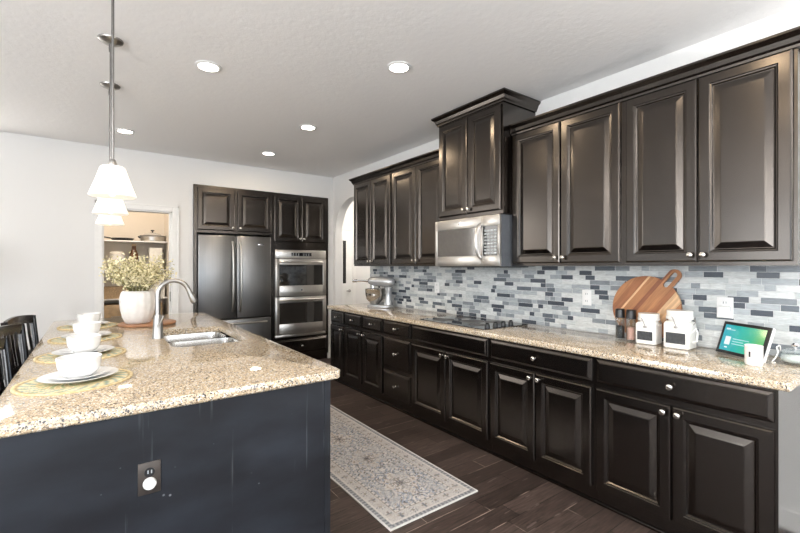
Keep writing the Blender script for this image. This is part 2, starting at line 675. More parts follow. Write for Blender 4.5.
def dup(root, loc, label=None, rz=None):
    r = root.copy()
    C.objects.link(r)
    r.location = loc
    if rz is not None:
        r.rotation_euler = (0, 0, rz)
    if label:
        r['label'] = label
    for ch in list(root.children):
        c = ch.copy()
        C.objects.link(c)
        c.parent = r
        for g in list(ch.children):
            d = g.copy()
            C.objects.link(d)
            d.parent = c
    return r


def rounded_rect(x0, x1, y0, y1, r, seg=6):
    pts = []
    for cx, cy, a0 in ((x1 - r, y0 + r, -PI / 2), (x1 - r, y1 - r, 0), (x0 + r, y1 - r, PI / 2), (x0 + r, y0 + r, PI)):
        for i in range(seg + 1):
            a = a0 + PI / 2 * i / seg
            pts.append((cx + r * math.cos(a), cy + r * math.sin(a)))
    return pts


# ------------------------------------------------------------------ the room
WX = 2.98          # face of the right wall
BY = 5.80          # face of the back wall
CEIL = 2.766
LX, RY = -3.80, -3.50

b = MB(); b.box(LX - .12, 5.2, RY - .12, 8.0, -0.10, 0.0); struct('floor', b, M['floor'], 0)
b = MB(); b.box(LX - .12, 5.2, RY - .12, 8.0, CEIL, CEIL + 0.1); struct('ceiling', b, M['ceiling'], 0)

# back wall with the pantry doorway and the cabinet alcove
DX0, DX1, DZ = 0.085, 0.785, 2.070
AX0, AX1, AZ = 1.018, 2.885, 2.445
b = MB()
b.box(LX - .12, -3.2, BY, BY + .12, 0, CEIL); b.box(-1.0, DX0, BY, BY + .12, 0, CEIL)
b.box(-3.2, -1.0, BY, BY + .12, 0, 1.55); b.box(-3.2, -1.0, BY, BY + .12, 2.60, CEIL)
b.box(DX0, DX1, BY, BY + .12, DZ, CEIL)
b.box(DX1, AX0, BY, BY + .12, 0, CEIL)
b.box(AX0, AX1, BY, BY + .12, AZ, CEIL)
b.box(AX1, WX, BY, BY + .12, 0, CEIL)
# alcove lining
b.box(AX0 - .06, AX0, BY + .12, 6.50, 0, CEIL)
b.box(AX1, AX1 + .06, BY + .12, 6.50, 0, CEIL)
b.box(AX0, AX1, 6.50, 6.56, 0, CEIL)
b.box(AX0, AX1, BY + .12, 6.50, AZ, AZ + .05)
struct('wall_back', b, M['wall'], 0)

# right wall, one arched opening
AY0, AY1, ASP = 4.735, 5.725, 1.900
b = MB()
pr = [(RY - .12, 0), (AY0, 0), (AY0, ASP)]
for i in range(1, 24):
    a = PI - PI * i / 24
    pr.append(((AY0 + AY1) / 2 + (AY1 - AY0) / 2 * math.cos(a), ASP + (AY1 - AY0) / 2 * math.sin(a)))
pr += [(AY1, ASP), (AY1, 0), (BY + .12, 0), (BY + .12, CEIL), (RY - .12, CEIL)]
b.loops([[(WX, y, z) for y, z in pr], [(WX + .12, y, z) for y, z in pr]])
struct('wall_right', b, M['wall'], 30)

# left wall and rear wall with their windows (beside and behind the camera)
b = MB()
for y0, y1 in ((RY - .12, -2.6), (-.6, .95), (2.45, 3.25), (4.75, BY)):
    b.box(LX - .12, LX, y0, y1, 0, CEIL)
b.box(LX - .12, LX, -2.6, -.6, 0, .45); b.box(LX - .12, LX, -2.6, -.6, 2.45, CEIL)
for y0, y1 in ((.95, 2.45), (3.25, 4.75)):
    b.box(LX - .12, LX, y0, y1, 0, .70)
    b.box(LX - .12, LX, y0, y1, 2.40, CEIL)
struct('wall_left', b, M['wall'], 0)
b = MB()
b.box(LX, -2.4, RY - .12, RY, 0, CEIL); b.box(1.2, 1.65, RY - .12, RY, 0, CEIL); b.box(2.75, WX, RY - .12, RY, 0, CEIL)
b.box(-2.4, 1.2, RY - .12, RY, 0, .15); b.box(-2.4, 1.2, RY - .12, RY, 2.40, CEIL)
b.box(1.65, 2.75, RY - .12, RY, 0, .7); b.box(1.65, 2.75, RY - .12, RY, 2.2, CEIL)
struct('wall_rear', b, M['wall'], 0)
for i, (y0, y1) in enumerate(((.95, 2.45), (3.25, 4.75))):
    b = MB()
    b.box(LX - .09, LX - .05, y0, y0 + .05, .70, 2.40); b.box(LX - .09, LX - .05, y1 - .05, y1, .70, 2.40)
    b.box(LX - .09, LX - .05, y0, y1, .70, .75); b.box(LX - .09, LX - .05, y0, y1, 2.35, 2.40)
    b.box(LX - .09, LX - .05, y0, y1, 1.53, 1.57)
    struct('window_%d' % (i + 1), b, M['trim'], 0)
b = MB()
for x in (-2.4, -.65, -.55, 1.15):
    b.box(x, x + .05, RY - .09, RY - .05, .15, 2.40)
b.box(-2.4, 1.2, RY - .09, RY - .05, .15, .2); b.box(-2.4, 1.2, RY - .09, RY - .05, 2.35, 2.40)
struct('window_3', b, M['trim'], 0)
b = MB()
for y in (-2.6, -1.625, -.65):
    b.box(LX - .09, LX - .05, y, y + .05, .45, 2.45)
b.box(LX - .09, LX - .05, -2.6, -.6, .45, .50); b.box(LX - .09, LX - .05, -2.6, -.6, 2.40, 2.45)
struct('window_6', b, M['trim'], 0)  # unseen window, added to throw more light on the right wall
b = MB()
for x in (-3.2, -2.125, -1.05):
    b.box(x, x + .05, BY + .05, BY + .09, 1.55, 2.60)
b.box(-3.2, -1.0, BY + .05, BY + .09, 1.55, 1.60); b.box(-3.2, -1.0, BY + .05, BY + .09, 2.55, 2.60)
struct('window_5', b, M['trim'], 0)  # unseen window, added and shaped for its reflection in the upper cabinet doors
b = MB()
for x in (1.65, 2.70):
    b.box(x, x + .05, RY - .09, RY - .05, .7, 2.2)
b.box(1.65, 2.75, RY - .09, RY - .05, .7, .75); b.box(1.65, 2.75, RY - .09, RY - .05, 2.15, 2.2); b.box(1.65, 2.75, RY - .09, RY - .05, 1.43, 1.47)
struct('window_4', b, M['trim'], 0)

# pantry behind the doorway
b = MB()
b.box(-.42, -.30, BY + .12, 7.25, 0, CEIL)
b.box(.86, .95, BY + .12, 7.25, 0, CEIL)
b.box(-.30, .86, 7.13, 7.25, 0, CEIL)
struct('wall_pantry', b, M['pantry_wall'], 0)
# door casing and jamb lining
b = MB()
b.box(DX0 - .072, DX0, BY - .018, BY - .001, 0, DZ + .072, .004)
b.box(DX1, DX1 + .072, BY - .018, BY - .001, 0, DZ + .072, .004)
b.box(DX0, DX1, BY - .018, BY - .001, DZ, DZ + .072, .004)
b.box(DX0 - .072, DX0 - .055, BY - .024, BY - .018, 0, DZ + .072)
b.box(DX1 + .055, DX1 + .072, BY - .024, BY - .018, 0, DZ + .072)
b.box(DX0 - .072, DX1 + .072, BY - .024, BY - .018, DZ + .055, DZ + .072)
struct('trim_1', b, M['trim'], 0)
b = MB()
b.box(DX0 + .0, DX0 + .015, BY, BY + .13, 0, DZ); b.box(DX1 - .015, DX1, BY, BY + .13, 0, DZ)
b.box(DX0, DX1, BY, BY + .13, DZ - .015, DZ)
b.box(DX1 - .028, DX1 - .015, BY + .05, BY + .09, 0, DZ - .015)
jamb = struct('trim_2', b, M['trim'], 0)
b = MB(); b.box(DX1 - .0185, DX1 - .0155, BY + .020, BY + .046, .97, 1.09, .0005); b.build('strike_plate', M['bronze'], jamb, 0)
# baseboards in the parts of the room that can be seen
b = MB(); b.box(LX, DX0 - .073, BY - .014, BY, 0, .11, .004); b.box(DX1 + .073, AX0, BY - .014, BY, 0, .11, .004); b.box(AX1 + .001, WX - .014, BY - .014, BY, 0, .11, .004)
struct('baseboard_back', b, M['trim'], 0)
b = MB(); b.box(WX - .014, WX, RY, .47, 0, .11, .004); b.box(WX - .014, WX, AY1, BY - .001, 0, .11, .004)
struct('baseboard_right', b, M['trim'], 0)

# hallway beyond the arch
b = MB()
b.box(WX + .12, 4.62, 6.62, 6.74, 0, CEIL)
b.box(4.50, 4.62, RY, 6.62, 0, CEIL)
b.box(WX, WX + .12, BY + .12, 6.74, 0, CEIL)
struct('wall_hall', b, M['wall'], 0)
b = MB()
b.box(3.775, 3.845, 6.595, 6.62, 0, 2.12, .004); b.box(3.11, 3.775, 6.595, 6.62, 2.05, 2.12, .004)
struct('trim_3', b, M['trim'], 0)

# ------------------------------------------------------------------ cabinet pieces
PROF_DOOR = [(0, 0), (0, .012), (.003, .0165), (.009, .020), (.050, .020), (.054, .0165), (.060, .0155), (.066, .008), (.070, .0075), (.098, .0165), (.103, .0175)]
PROF_DRAWER = [(0, 0), (0, .008), (.004, .012), (.018, .0165), (.022, .020), (.026, .020)]


def front(w, h, prof):
    """raised panel front, local x 0..w, z 0..h, back on y=0, face toward -y"""
    b = MB()
    rings = []
    for ins, out in prof:
        k = min(1.0, (min(w, h) / 2 - .004) / prof[-1][0])
        i = ins * k
        rings.append([(i, -out, i), (w - i, -out, i), (w - i, -out, h - i), (i, -out, h - i)])
    b.loops(rings)
    return b


KNOB = None


def knob(parent, x, z, y=-.020):
    b = MB()
    Mx = Matrix.Translation((x, y, z)) @ Matrix.Rotation(PI / 2, 4, 'X')
    b.lathe([(.0, 0), (.008, 0), (.0055, .006), (.0055, .013), (.012, .017), (.0155, .022), (.0145, .027), (.008, .030), (0, .031)], seg=16, M4=Mx)
    return b.build('knob', M['nickel'], parent)


def add_front(root, kind, x0, x1, z0, z1, kx=None, kz=None):
    o = front(x1 - x0, z1 - z0, PROF_DOOR if kind == 'door' else PROF_DRAWER).build(kind, M['wood'], root, 0)
    o.location = (x0, -.001, z0)
    if kx is not None:
        knob(o, kx - x0, kz - z0)
    return o


XF = 2.38          # face frame of the base cabinets
R90 = -PI / 2


def base_cabinet(label, y0, y1, kind, end=False):
    """kind decides the fronts; y0 is the far end, y1 the near end"""
    w = y0 - y1 - .002
    t = thing('base_cabinet', label, 'cabinet', (XF, y0 - .001, 0), R90, 'espresso base cabinets along the right wall')
    b = MB()
    b.box(0, w, 0, .018, .085, .872)              # face frame sheet behind the fronts
    b.box(0, .018, .018, .594, .085, .872); b.box(w - .018, w, .018, .594, .085, .872)
    b.box(.018, w - .018, .018, .594, .085, .103)
    b.box(.018, w - .018, .58, .594, .103, .872)
    b.build('carcass', M['wood'], t, 0)
    k = MB()
    k.box(0, w, .022, .036, 0, .084)
    k.box(0, w, .010, .022, 0, .018, .004)
    if end:
        k.box(w - .018, w, .037, .594, 0, .084)
    k.build('toe_kick', M['wood'], t, 0)
    g = .012
    zd0, zd1, zr0, zr1 = .108, .692, .724, .860
    if kind == 'single':
        add_front(t, 'drawer', g, w - g, zr0, zr1, w / 2, (zr0 + zr1) / 2)
        add_front(t, 'door', g, w - g, zd0, zd1, w - g - .035, zd1 - .035)
    elif kind == 'double_drawer':
        m = w / 2
        for a, c in ((g, m - .014), (m + .014, w - g)):
            add_front(t, 'drawer', a, c, zr0, zr1, (a + c) / 2, (zr0 + zr1) / 2)
        add_front(t, 'door', g, m - .014, zd0, zd1, m - .014 - .032, zd1 - .035)
        add_front(t, 'door', m + .014, w - g, zd0, zd1, m + .014 + .032, zd1 - .035)
    elif kind == 'bank':
        for z0, z1 in ((zr0, zr1), (.400, .698), (.105, .366)):
            add_front(t, 'drawer', g, w - g, z0, z1, w / 2, (z0 + z1) / 2)
    elif kind in ('false', 'wide'):
        m = w / 2
        d = add_front(t, 'drawer' if kind == 'wide' else 'false_front', g, w - g, zr0, zr1, *((m, (zr0 + zr1) / 2) if kind == 'wide' else (None, None)))
        add_front(t, 'door', g, m - .003, zd0, zd1, m - .003 - .03, zd1 - .035)
        add_front(t, 'door', m + .003, w - g, zd0, zd1, m + .003 + .03, zd1 - .035)
    return t


YB = [4.680, 4.330, 3.520, 3.054, 2.107, 1.302, 0.485]
base_cabinet('narrow espresso base cabinet at the far end, one drawer over one door', YB[0], YB[1], 'single')
base_cabinet('espresso base cabinet with two small drawers side by side over two doors', YB[1], YB[2], 'double_drawer')
base_cabinet('espresso drawer base with a stack of three drawers', YB[2], YB[3], 'bank')
base_cabinet('espresso base cabinet under the cooktop, plain knobless panel over two doors', YB[3], YB[4], 'false')
base_cabinet('espresso base cabinet between cooktop cabinet and end cabinet, wide drawer over two doors', YB[4], YB[5], 'wide')
base_cabinet('nearest espresso base cabinet at the counter end, one wide drawer over two doors', YB[5], YB[6], 'wide', True)


def crown_sweep(b, w, depth, z, prof, left, right):
    rings = []
    for o, dz in prof:
        row = []
        if left:
            row += [(-o, depth, z + dz), (-o, -o, z + dz)]
        else:
            row += [(0, -o, z + dz)]
        if right:
            row += [(w + o, -o, z + dz), (w + o, depth, z + dz)]
        else:
            row += [(w, -o, z + dz)]
        rings.append(row)
    bm = b.bm
    vs = [[bm.verts.new(p) for p in r] for r in rings]
    n = len(prof)
    for i in range(n):
        a, c = vs[i], vs[(i + 1) % n]
        for k in range(len(a) - 1):
            bm.faces.new((a[k], a[k + 1], c[k + 1], c[k]))
    bm.faces.new([vs[i][0] for i in range(n)])
    bm.faces.new([vs[i][-1] for i in reversed(range(n))])


CROWN = [(.002, 0), (.012, .0), (.014, .012), (.022, .022), (.030, .044), (.048, .060), (.052, .064), (.052, .076), (.002, .076)]
XU = 2.67


def upper_cabinet(label, y0, y1, left, right, z0=1.405, z1=2.44, xf=XU, doorz=(1.425, 2.428), tall=False):
    w = y0 - y1 - .002
    d = WX - xf - .003
    t = thing('upper_cabinet', label, 'cabinet', (xf, y0 - .001, 0), R90, 'espresso upper cabinets along the right wall')
    b = MB()
    b.box(0, w, 0, d, z0, z1)
    b.build('carcass', M['wood'], t, 0)
    m = w / 2
    g = .016
    for a, c, kx in ((g, m - .003, m - .030), (m + .003, w - g, m + .030)):
        add_front(t, 'door', a, c, doorz[0], doorz[1], kx, doorz[0] + .038)
    c = MB()
    crown_sweep(c, w, d, z1 - .010, CROWN, left, right)
    c.build('crown_moulding', M['wood'], t, 12)
    return t


upper_cabinet('espresso upper cabinet farthest along the right wall, next to the arch', 4.615, 3.785, True, False)
upper_cabinet('espresso upper cabinet between the far corner cabinet and the raised microwave cabinet', 3.785, 2.898, False, False)
upper_cabinet('espresso upper cabinet just right of the raised microwave cabinet', 2.138, 1.275, False, False)
upper_cabinet('nearest and largest espresso upper cabinet, above the cutting board and tablet', 1.275, 0.475, False, True)
t = upper_cabinet('raised espresso cabinet above the microwave, reaching the ceiling', 2.893, 2.142, True, True, 1.815, 2.695, 2.57, (1.845, 2.67))
for ch in t.children:
    if ch.name.startswith('crown'):
        ch.location.z = .0

# ------------------------------------------------------------------ counter tops
def slab(name, outer, holes, z0, z1, parent=None, bev=.006):
    b = MB()
    bm = b.bm
    def ring(pts, z):
        vs = [bm.verts.new((x, y, z)) for x, y in pts]
        return vs, [bm.edges.new((vs[i], vs[(i + 1) % len(vs)])) for i in range(len(vs))]
    def inset(pts, d):
        n = len(pts)
        out = []
        for i in range(n):
            p0, p1, p2 = Vector(pts[i - 1]), Vector(pts[i]), Vector(pts[(i + 1) % n])
            t_ = (p2 - p0).normalized()
            out.append((p1.x - t_.y * d, p1.y + t_.x * d))
        return out
    tops, alle = [], []
    oi = inset(outer, bev)
    v_top, e = ring(oi, z1); alle += e
    v_s1, _ = ring(inset(outer, bev * .3), z1 - bev * .3)
    v_s2, _ = ring(outer, z1 - bev)
    v_s3, _ = ring(outer, z0 + bev)
    v_b, eb = ring(oi, z0)
    ebot = list(eb)
    n = len(outer)
    for a, c in ((v_top, v_s1), (v_s1, v_s2), (v_s2, v_s3), (v_s3, v_b)):
        for i in range(n):
            bm.faces.new((a[i], a[(i + 1) % n], c[(i + 1) % n], c[i]))
    for h in holes:
        a, ea = ring(h, z1); c, ec = ring(h, z0)
        alle += ea; ebot += ec
        for i in range(len(h)):
            j = (i + 1) % len(h)
            bm.faces.new((a[i], a[j], c[j], c[i]))
    bmesh.ops.triangle_fill(bm, use_beauty=True, edges=alle)
    bmesh.ops.triangle_fill(bm, use_beauty=True, edges=ebot)
    return b.build(name, M['granite'], parent, 30)


ct = slab('countertop', rounded_rect(2.342, WX - .012, .440, 4.725, .012, 3), [], .874, .914)
tag(ct, 'long speckled granite countertop along the tiled wall', 'countertop')

# ------------------------------------------------------------------ mosaic backsplash (each tile a raised quad over grout)
def backsplash():
    b = MB()
    bm = b.bm
    cl = bm.loops.layers.float_color.new('Col')
    x = WX - .0005
    y0, y1, z0, z1 = .475, 4.725, .9145, 1.404
    grout = (0.62, 0.63, 0.63, 1)
    def quad(ps, col):
        f = bm.faces.new([bm.verts.new(p) for p in ps])
        for l in f.loops:
            l[cl] = col
    def slabf(xa, ya, yb, za, zb, col):
        quad([(xa, ya, za), (xa, ya, zb), (xa, yb, zb), (xa, yb, za)], col)
    slabf(x - .006, y0, y1, z0, z1, grout)
    quad([(x - .006, y0, z0), (x, y0, z0), (x, y0, z1), (x - .006, y0, z1)], grout)
    quad([(x - .006, y1, z0), (x - .006, y1, z1), (x, y1, z1), (x, y1, z0)], grout)
    rows = 14
    rh = (z1 - z0) / rows
    rnd = random.Random(11)
    pal = [((0.62, 0.64, 0.63), 28), ((0.50, 0.53, 0.53), 18), ((0.38, 0.41, 0.43), 16), ((0.23, 0.255, 0.275), 13), ((0.07, 0.082, 0.10), 16), ((0.115, 0.135, 0.155), 9)]
    cols = [p[0] for p in pal]; ws = [p[1] for p in pal]
    g = .0014
    for r in range(rows):
        za, zb = z0 + r * rh + g, z0 + (r + 1) * rh - g
        y = y0 - rnd.random() * .1
        last = None
        while y < y1:
            Ln = rnd.choice((.05, .075, .10, .10, .15, .15))
            ya, yb = max(y, y0) + g, min(y + Ln, y1) - g
            y += Ln
            if yb - ya < .006:
                continue
            c = rnd.choices(cols, ws)[0]
            if last and c[0] < .15 and last[0] < .15:
                c = cols[rnd.choice((0, 1, 2))]
            last = c
            k = 1 + rnd.uniform(-.08, .08)
            col = (c[0] * k, c[1] * k, c[2] * k, 1)
            xs = x - .006 - .0016
            e = .0012
            o = [(x - .006, ya, za), (x - .006, ya, zb), (x - .006, yb, zb), (x - .006, yb, za)]
            i_ = [(xs, ya + e, za + e), (xs, ya + e, zb - e), (xs, yb - e, zb - e), (xs, yb - e, za + e)]
            vo = [bm.verts.new(p) for p in o]; vi = [bm.verts.new(p) for p in i_]
            fs = [bm.faces.new(vi)]
            for q in range(4):
                fs.append(bm.faces.new((vo[q], vo[(q + 1) % 4], vi[(q + 1) % 4], vi[q])))
            for f in fs:
                for l in f.loops:
                    l[cl] = col
    # keep the faces toward the room
    me = bpy.data.meshes.new('wall_backsplash')
    for f in bm.faces:
        f.normal_update()
    for f in bm.faces:
        if f.normal.x > 0.01:
            f.normal_flip()
    bm.to_mesh(me); bm.free()
    me.materials.append(M['tile'])
    o = bpy.data.objects.new('wall_backsplash', me)
    C.objects.link(o)
    o['kind'] = 'structure'; o['label'] = 'mosaic strip tile backsplash'; o['category'] = 'wall'


backsplash()

# ------------------------------------------------------------------ fridge wall
FY = 5.775   # face frame plane of the back cabinets
t = thing('fridge_cabinet', 'espresso two-door cabinet above the refrigerator', 'cabinet', (1.020, FY, 0))
b = MB()
b.box(0, .035, 0, .60, 0, 2.440)                     # left side panel down to the floor
b.box(.036, 1.005, 0, .60, 1.835, 2.440)
b.box(.985, 1.005, 0, .60, 0, 1.834)                 # right partition
b.build('carcass', M['wood'], t, 0)
add_front(t, 'door', .045, .495, 1.868, 2.402, .495 - .03, 1.868 + .04)
add_front(t, 'door', .530, .985, 1.868, 2.402, .530 + .03, 1.868 + .04)

t = thing('oven_cabinet', 'tall espresso cabinet that houses the double wall oven', 'cabinet', (2.027, FY, 0))
W2 = 2.884 - 2.027
b = MB()
b.box(0, .030, 0, .60, .09, 2.440); b.box(W2 - .045, W2, 0, .60, .09, 2.440)
b.box(.031, W2 - .046, 0, .60, 1.640, 2.440)
b.box(.031, W2 - .046, 0, .60, .09, .385)
b.build('carcass', M['wood'], t, 0)
b = MB(); b.box(0, W2, .03, .05, 0, .089); b.build('toe_kick', M['wood'], t, 0)
m = W2 / 2 - .006
add_front(t, 'door', .020, m - .003, 1.755, 2.402, m - .03, 1.755 + .045)
add_front(t, 'door', m + .003, W2 - .047, 1.755, 2.402, m + .03, 1.755 + .045)
add_front(t, 'drawer', .020, W2 - .030, .150, .350, m, .250)


def bar_handle(parent, p0, p1, out, r, mat, name='handle', bow=.0):
    """tube handle from p0 to p1, standing out along -y"""
    b = MB()
    p0, p1 = Vector(p0), Vector(p1)
    pts = []
    n = 12
    for i in range(n + 1):
        s = i / n
        e = math.sin(PI * s) ** 0.35
        pts.append(p0.lerp(p1, s) + Vector((0, -out * min(1, e) - bow * math.sin(PI * s), 0)))
    b.tube(pts, r, 10)
    return b.build(name, mat, parent)


# refrigerator
fr = thing('refrigerator', 'dark stainless french door refrigerator in the back wall', 'refrigerator', (1.062, 5.765, 0))
FW = .940
b = MB(); b.box(.004, FW - .004, .06, .58, .02, 1.800, .004); b.build('body', M['black_plastic'], fr)
dz0 = .715
b = MB(); b.box(.004, FW / 2 - .004, -.012, .054, dz0, 1.808, .010, seg=3); dl = b.build('door', M['fridge_steel'], fr)
bar_handle(dl, (FW / 2 - .050, -.012, .800), (FW / 2 - .050, -.012, 1.730), .045, .013, M['steel'], bow=.012)
b = MB(); b.box(FW / 2 + .004, FW - .004, -.012, .054, dz0, 1.808, .010, seg=3); dr = b.build('door', M['fridge_steel'], fr)
bar_handle(dr, (FW / 2 + .050, -.012, .800), (FW / 2 + .050, -.012, 1.730), .045, .013, M['steel'], bow=.012)
b = MB(); b.box(FW / 2 + .285, FW / 2 + .365, -.0135, -.0118, 1.690, 1.708, .0006); b.build('badge', M['chrome'], dr)
b = MB(); b.box(.004, FW - .004, -.012, .054, .065, .700, .010, seg=3); dzr = b.build('freezer_drawer', M['fridge_steel'], fr)
bar_handle(dzr, (.06, -.012, .645), (FW - .06, -.012, .645), .045, .013, M['steel'])
b = MB(); b.box(.02, FW - .02, .0, .055, .0, .060); b.build('grille', M['black_plastic'], fr, 0)

# double wall oven
OX0, OX1 = 2.060, 2.836
ov = thing('wall_oven', 'stainless double wall oven with two glass doors', 'oven', (OX0, FY, 0))
OW = OX1 - OX0
b = MB(); b.box(.02, OW - .02, .004, .50, .392, 1.630); b.build('body', M['black_plastic'], ov, 0)
b = MB(); b.box(0, OW, -.022, -.001, 1.515, 1.636, .003); cp = b.build('control_panel', M['steel'], ov)
b = MB(); b.box(OW * .30, OW * .70, -.024, -.0222, 1.550, 1.600, .0006); dsp = b.build('display', M['clock'], cp)
for i in range(6):
    for s in (0, 1):
        b = MB()
        x = OW * (.33 + .05 * i) if i < 3 else OW * (.53 + .05 * (i - 3))
        b.box(x, x + .016, -.0252, -.0242, 1.560 + .018 * s, 1.568 + .018 * s)
        b.build('button', M['key_grey'], dsp, 0)
for z0, z1, badge in ((.975, 1.508, True), (.430, .965, False)):
    b = MB()
    gz0, gz1 = z0 + .150, z1 - .085
    gx0, gx1 = .055, OW - .055
    # frame with opening, glass set behind its face
    b.box(0, gx0, -.030, -.001, z0, z1, .002); b.box(gx1, OW, -.030, -.001, z0, z1, .002)
    b.box(gx0, gx1, -.030, -.001, z0, gz0, .002); b.box(gx0, gx1, -.030, -.001, gz1, z1, .002)
    d = b.build('door', M['steel'], ov, 30)
    b = MB()
    b.box(gx0 + .0005, gx1 - .0005, -.027, -.006, gz0 + .0005, gz1 - .0005)
    b.build('window', M['oven_glass'], d, 0)
    bar_handle(d, (.05, -.030, z1 - .045), (OW - .05, -.030, z1 - .045), .042, .013, M['steel'])
    if badge:
        b = MB(); b.lathe([(0, 0), (.016, 0), (.016, .002), (0, .0025)], seg=20, M4=Matrix.Translation((OW / 2, -.030, z0 + .085)) @ Matrix.Rotation(PI / 2, 4, 'X'))
        b.build('badge', M['chrome'], d)
b = MB()
b.box(0, OW, -.018, -.001, .390, .424, .002)
b.build('vent_trim', M['steel'], ov)

# ------------------------------------------------------------------ microwave
MY0, MY1 = 2.893, 2.140
mw = thing('microwave', 'stainless over-range microwave under the raised cabinet', 'microwave', (2.545, MY0, 0), R90)
MW = MY0 - MY1
b = MB(); b.box(.001, MW - .001, .002, .425, 1.400, 1.806, .003); b.build('case', M['grey_plastic'], mw)
dx = MW * .755
b = MB()
z0, z1 = 1.402, 1.806
gz0, gz1 = z0 + .085, z1 - .085
b.box(0, .030, -.022, .0, z0, z1, .003); b.box(dx - .01, dx + .012, -.022, 0, z0, z1, .003)
b.box(.030, dx - .01, -.022, 0, z0, gz0, .003); b.box(.030, dx - .01, -.022, 0, gz1, z1, .003)
d = b.build('door', M['steel'], mw, 30)
b = MB(); b.box(.0305, dx - .0105, -.018, -.002, gz0 + .0005, gz1 - .0005); b.build('window', M['mw_glass'], d, 0)
b = MB(); b.lathe([(0, 0), (.013, 0), (.013, .002), (0, .0025)], seg=20, M4=Matrix.Translation((MW * .42, -.022, z1 - .040)) @ Matrix.Rotation(PI / 2, 4, 'X')); b.build('badge', M['chrome'], d)
bar_handle(d, (dx - .012, -.022, gz0 - .02), (dx - .012, -.022, gz1 + .02), .040, .013, M['steel'], bow=.014)
b = MB()
b.box(dx + .013, MW, -.022, 0, z0, gz0, .003); b.box(dx + .013, MW, -.022, 0, gz1, z1, .003); b.box(MW - .022, MW, -.022, 0, gz0, gz1, .003)
cpn = b.build('control_panel', M['steel'], mw, 30)
b = MB(); b.box(dx + .0135, MW - .0225, -.020, -.002, gz0 + .0005, gz1 - .0005); kp = b.build('keypad', M['black_glass'], cpn, 0)
kx0, kx1 = dx + .022, MW - .030
for i in range(4):
    for j in range(8):
        x = kx0 + (kx1 - kx0) * (i + .12) / 4
        z = gz0 + .012 + (gz1 - gz0 - .03) * j / 8
        b = MB(); b.box(x, x + (kx1 - kx0) / 4 * .72, -.0212, -.0202, z, z + .014); b.build('button', M['key_grey'], kp, 0)
b = MB(); b.box(.02, MW - .02, .02, .36, 1.392, 1.3998); b.build('vent', M['black_plastic'], mw, 0)

# ------------------------------------------------------------------ cooktop
ck = thing('cooktop', 'black glass cooktop set on the granite counter', 'cooktop', (2.41, 2.985, .9142), R90)
CW = 2.985 - 2.185
b = MB(); b.prism(rounded_rect(0, CW, 0, .53, .015, 4), 0, .0045); b.build('glass_top', M['black_glass'], ck)
for bx, by, r in ((.17, .15, .095), (.17, .39, .075), (.40, .27, .11), (.58, .15, .075), (.55, .40, .09)):
    b = MB()
    b.lathe([(r - .003, 0), (r, 0), (r, .0003), (r - .003, .0003)], (bx, by, .0046), 40)
    b.build('burner_ring', M['bronze'], ck)
for q in range(4):
    b = MB(); b.lathe([(0, 0), (.021, 0), (.021, .006), (.018, .026), (.015, .029), (0, .030)], (CW - .055, .085 + .095 * q, .0047), 20)
    b.box(CW - .0595, CW - .0505, .085 + .095 * q - .016, .085 + .095 * q + .016, .034, .044, .002)
    b.build('knob', M['black_plastic'], ck)

# ------------------------------------------------------------------ island
IX0, IX1, IY0, IY1 = -.283, .947, 1.748, 4.822
sinkA = rounded_rect(.395, .835, 2.800, 3.270, .075, 5)
sinkB = rounded_rect(.395, .800, 3.290, 3.620, .075, 5)
hole = []
# one cutout that follows both bowls
hole = [p for p in rounded_rect(.385, .835, 2.800, 3.64, .09, 6)]
it = slab('island_countertop', rounded_rect(IX0, IX1, IY0, IY1, .030, 5), [hole], .874, .914)
tag(it, 'large speckled granite island countertop with the sink cut into it', 'countertop')
isl = thing('kitchen_island', 'black kitchen island base with a scuffed end panel', 'island', (0, 0, 0))
b = MB()
b.box(IX0 + .035, .866, 1.775, 1.800, 0, .872)
b.box(.8665, .898, 1.772, 1.800, 0, .872, .003)          # corner stile
b.build('end_panel', M['black_panel'], isl, 0)
b = MB()
b.box(.10, .12, 1.801, 4.760, 0, .872)                  # seating side panel
b.box(.850, .868, 1.801, 4.760, .09, .872)              # aisle side frame
b.box(.12, .850, 4.742, 4.760, 0, .872)
b.box(.12, .850, 1.801, 4.742, .09, .108)
b.box(.80, .82, 1.801, 4.742, 0, .089)
b.build('carcass', M['wood'], isl, 0)
for i in range(6):
    y = 1.83 + i * .48
    o = front(.45, .72, PROF_DOOR).build('door', M['wood'], isl, 12)
    o.rotation_euler = (0, 0, PI / 2)
    o.location = (.869, y, .13)
    knob(o, .42 if i % 2 == 0 else .03, .685)

# outlet on the island end
ou = thing('outlet', 'bronze outlet plate with a white plug-in light on the scuffed island end', 'outlet', (.166, 1.774, .629))
b = MB(); b.box(-.036, .036, -.006, 0, -.058, .058, .0025); b.build('plate', M['bronze'], ou)
b = MB()
b.lathe([(0, 0), (.017, 0), (.017, .003), (0, .0035)], seg=20, M4=Matrix.Translation((0, -.006, .022)) @ Matrix.Rotation(PI / 2, 4, 'X'))
b.build('receptacle', M['black_plastic'], ou)
b = MB()
for sx in (-.007, .004):
    b.box(sx, sx + .004, -.0104, -.0094, .018, .030)
b.build('slots', M['key_grey'], ou, 0)
b = MB(); b.lathe([(0, 0), (.021, 0), (.022, .006), (.019, .014), (0, .016)], seg=24, M4=Matrix.Translation((0, -.006, -.018)) @ Matrix.Rotation(PI / 2, 4, 'X')); b.build('plug', M['white_plastic'], ou)

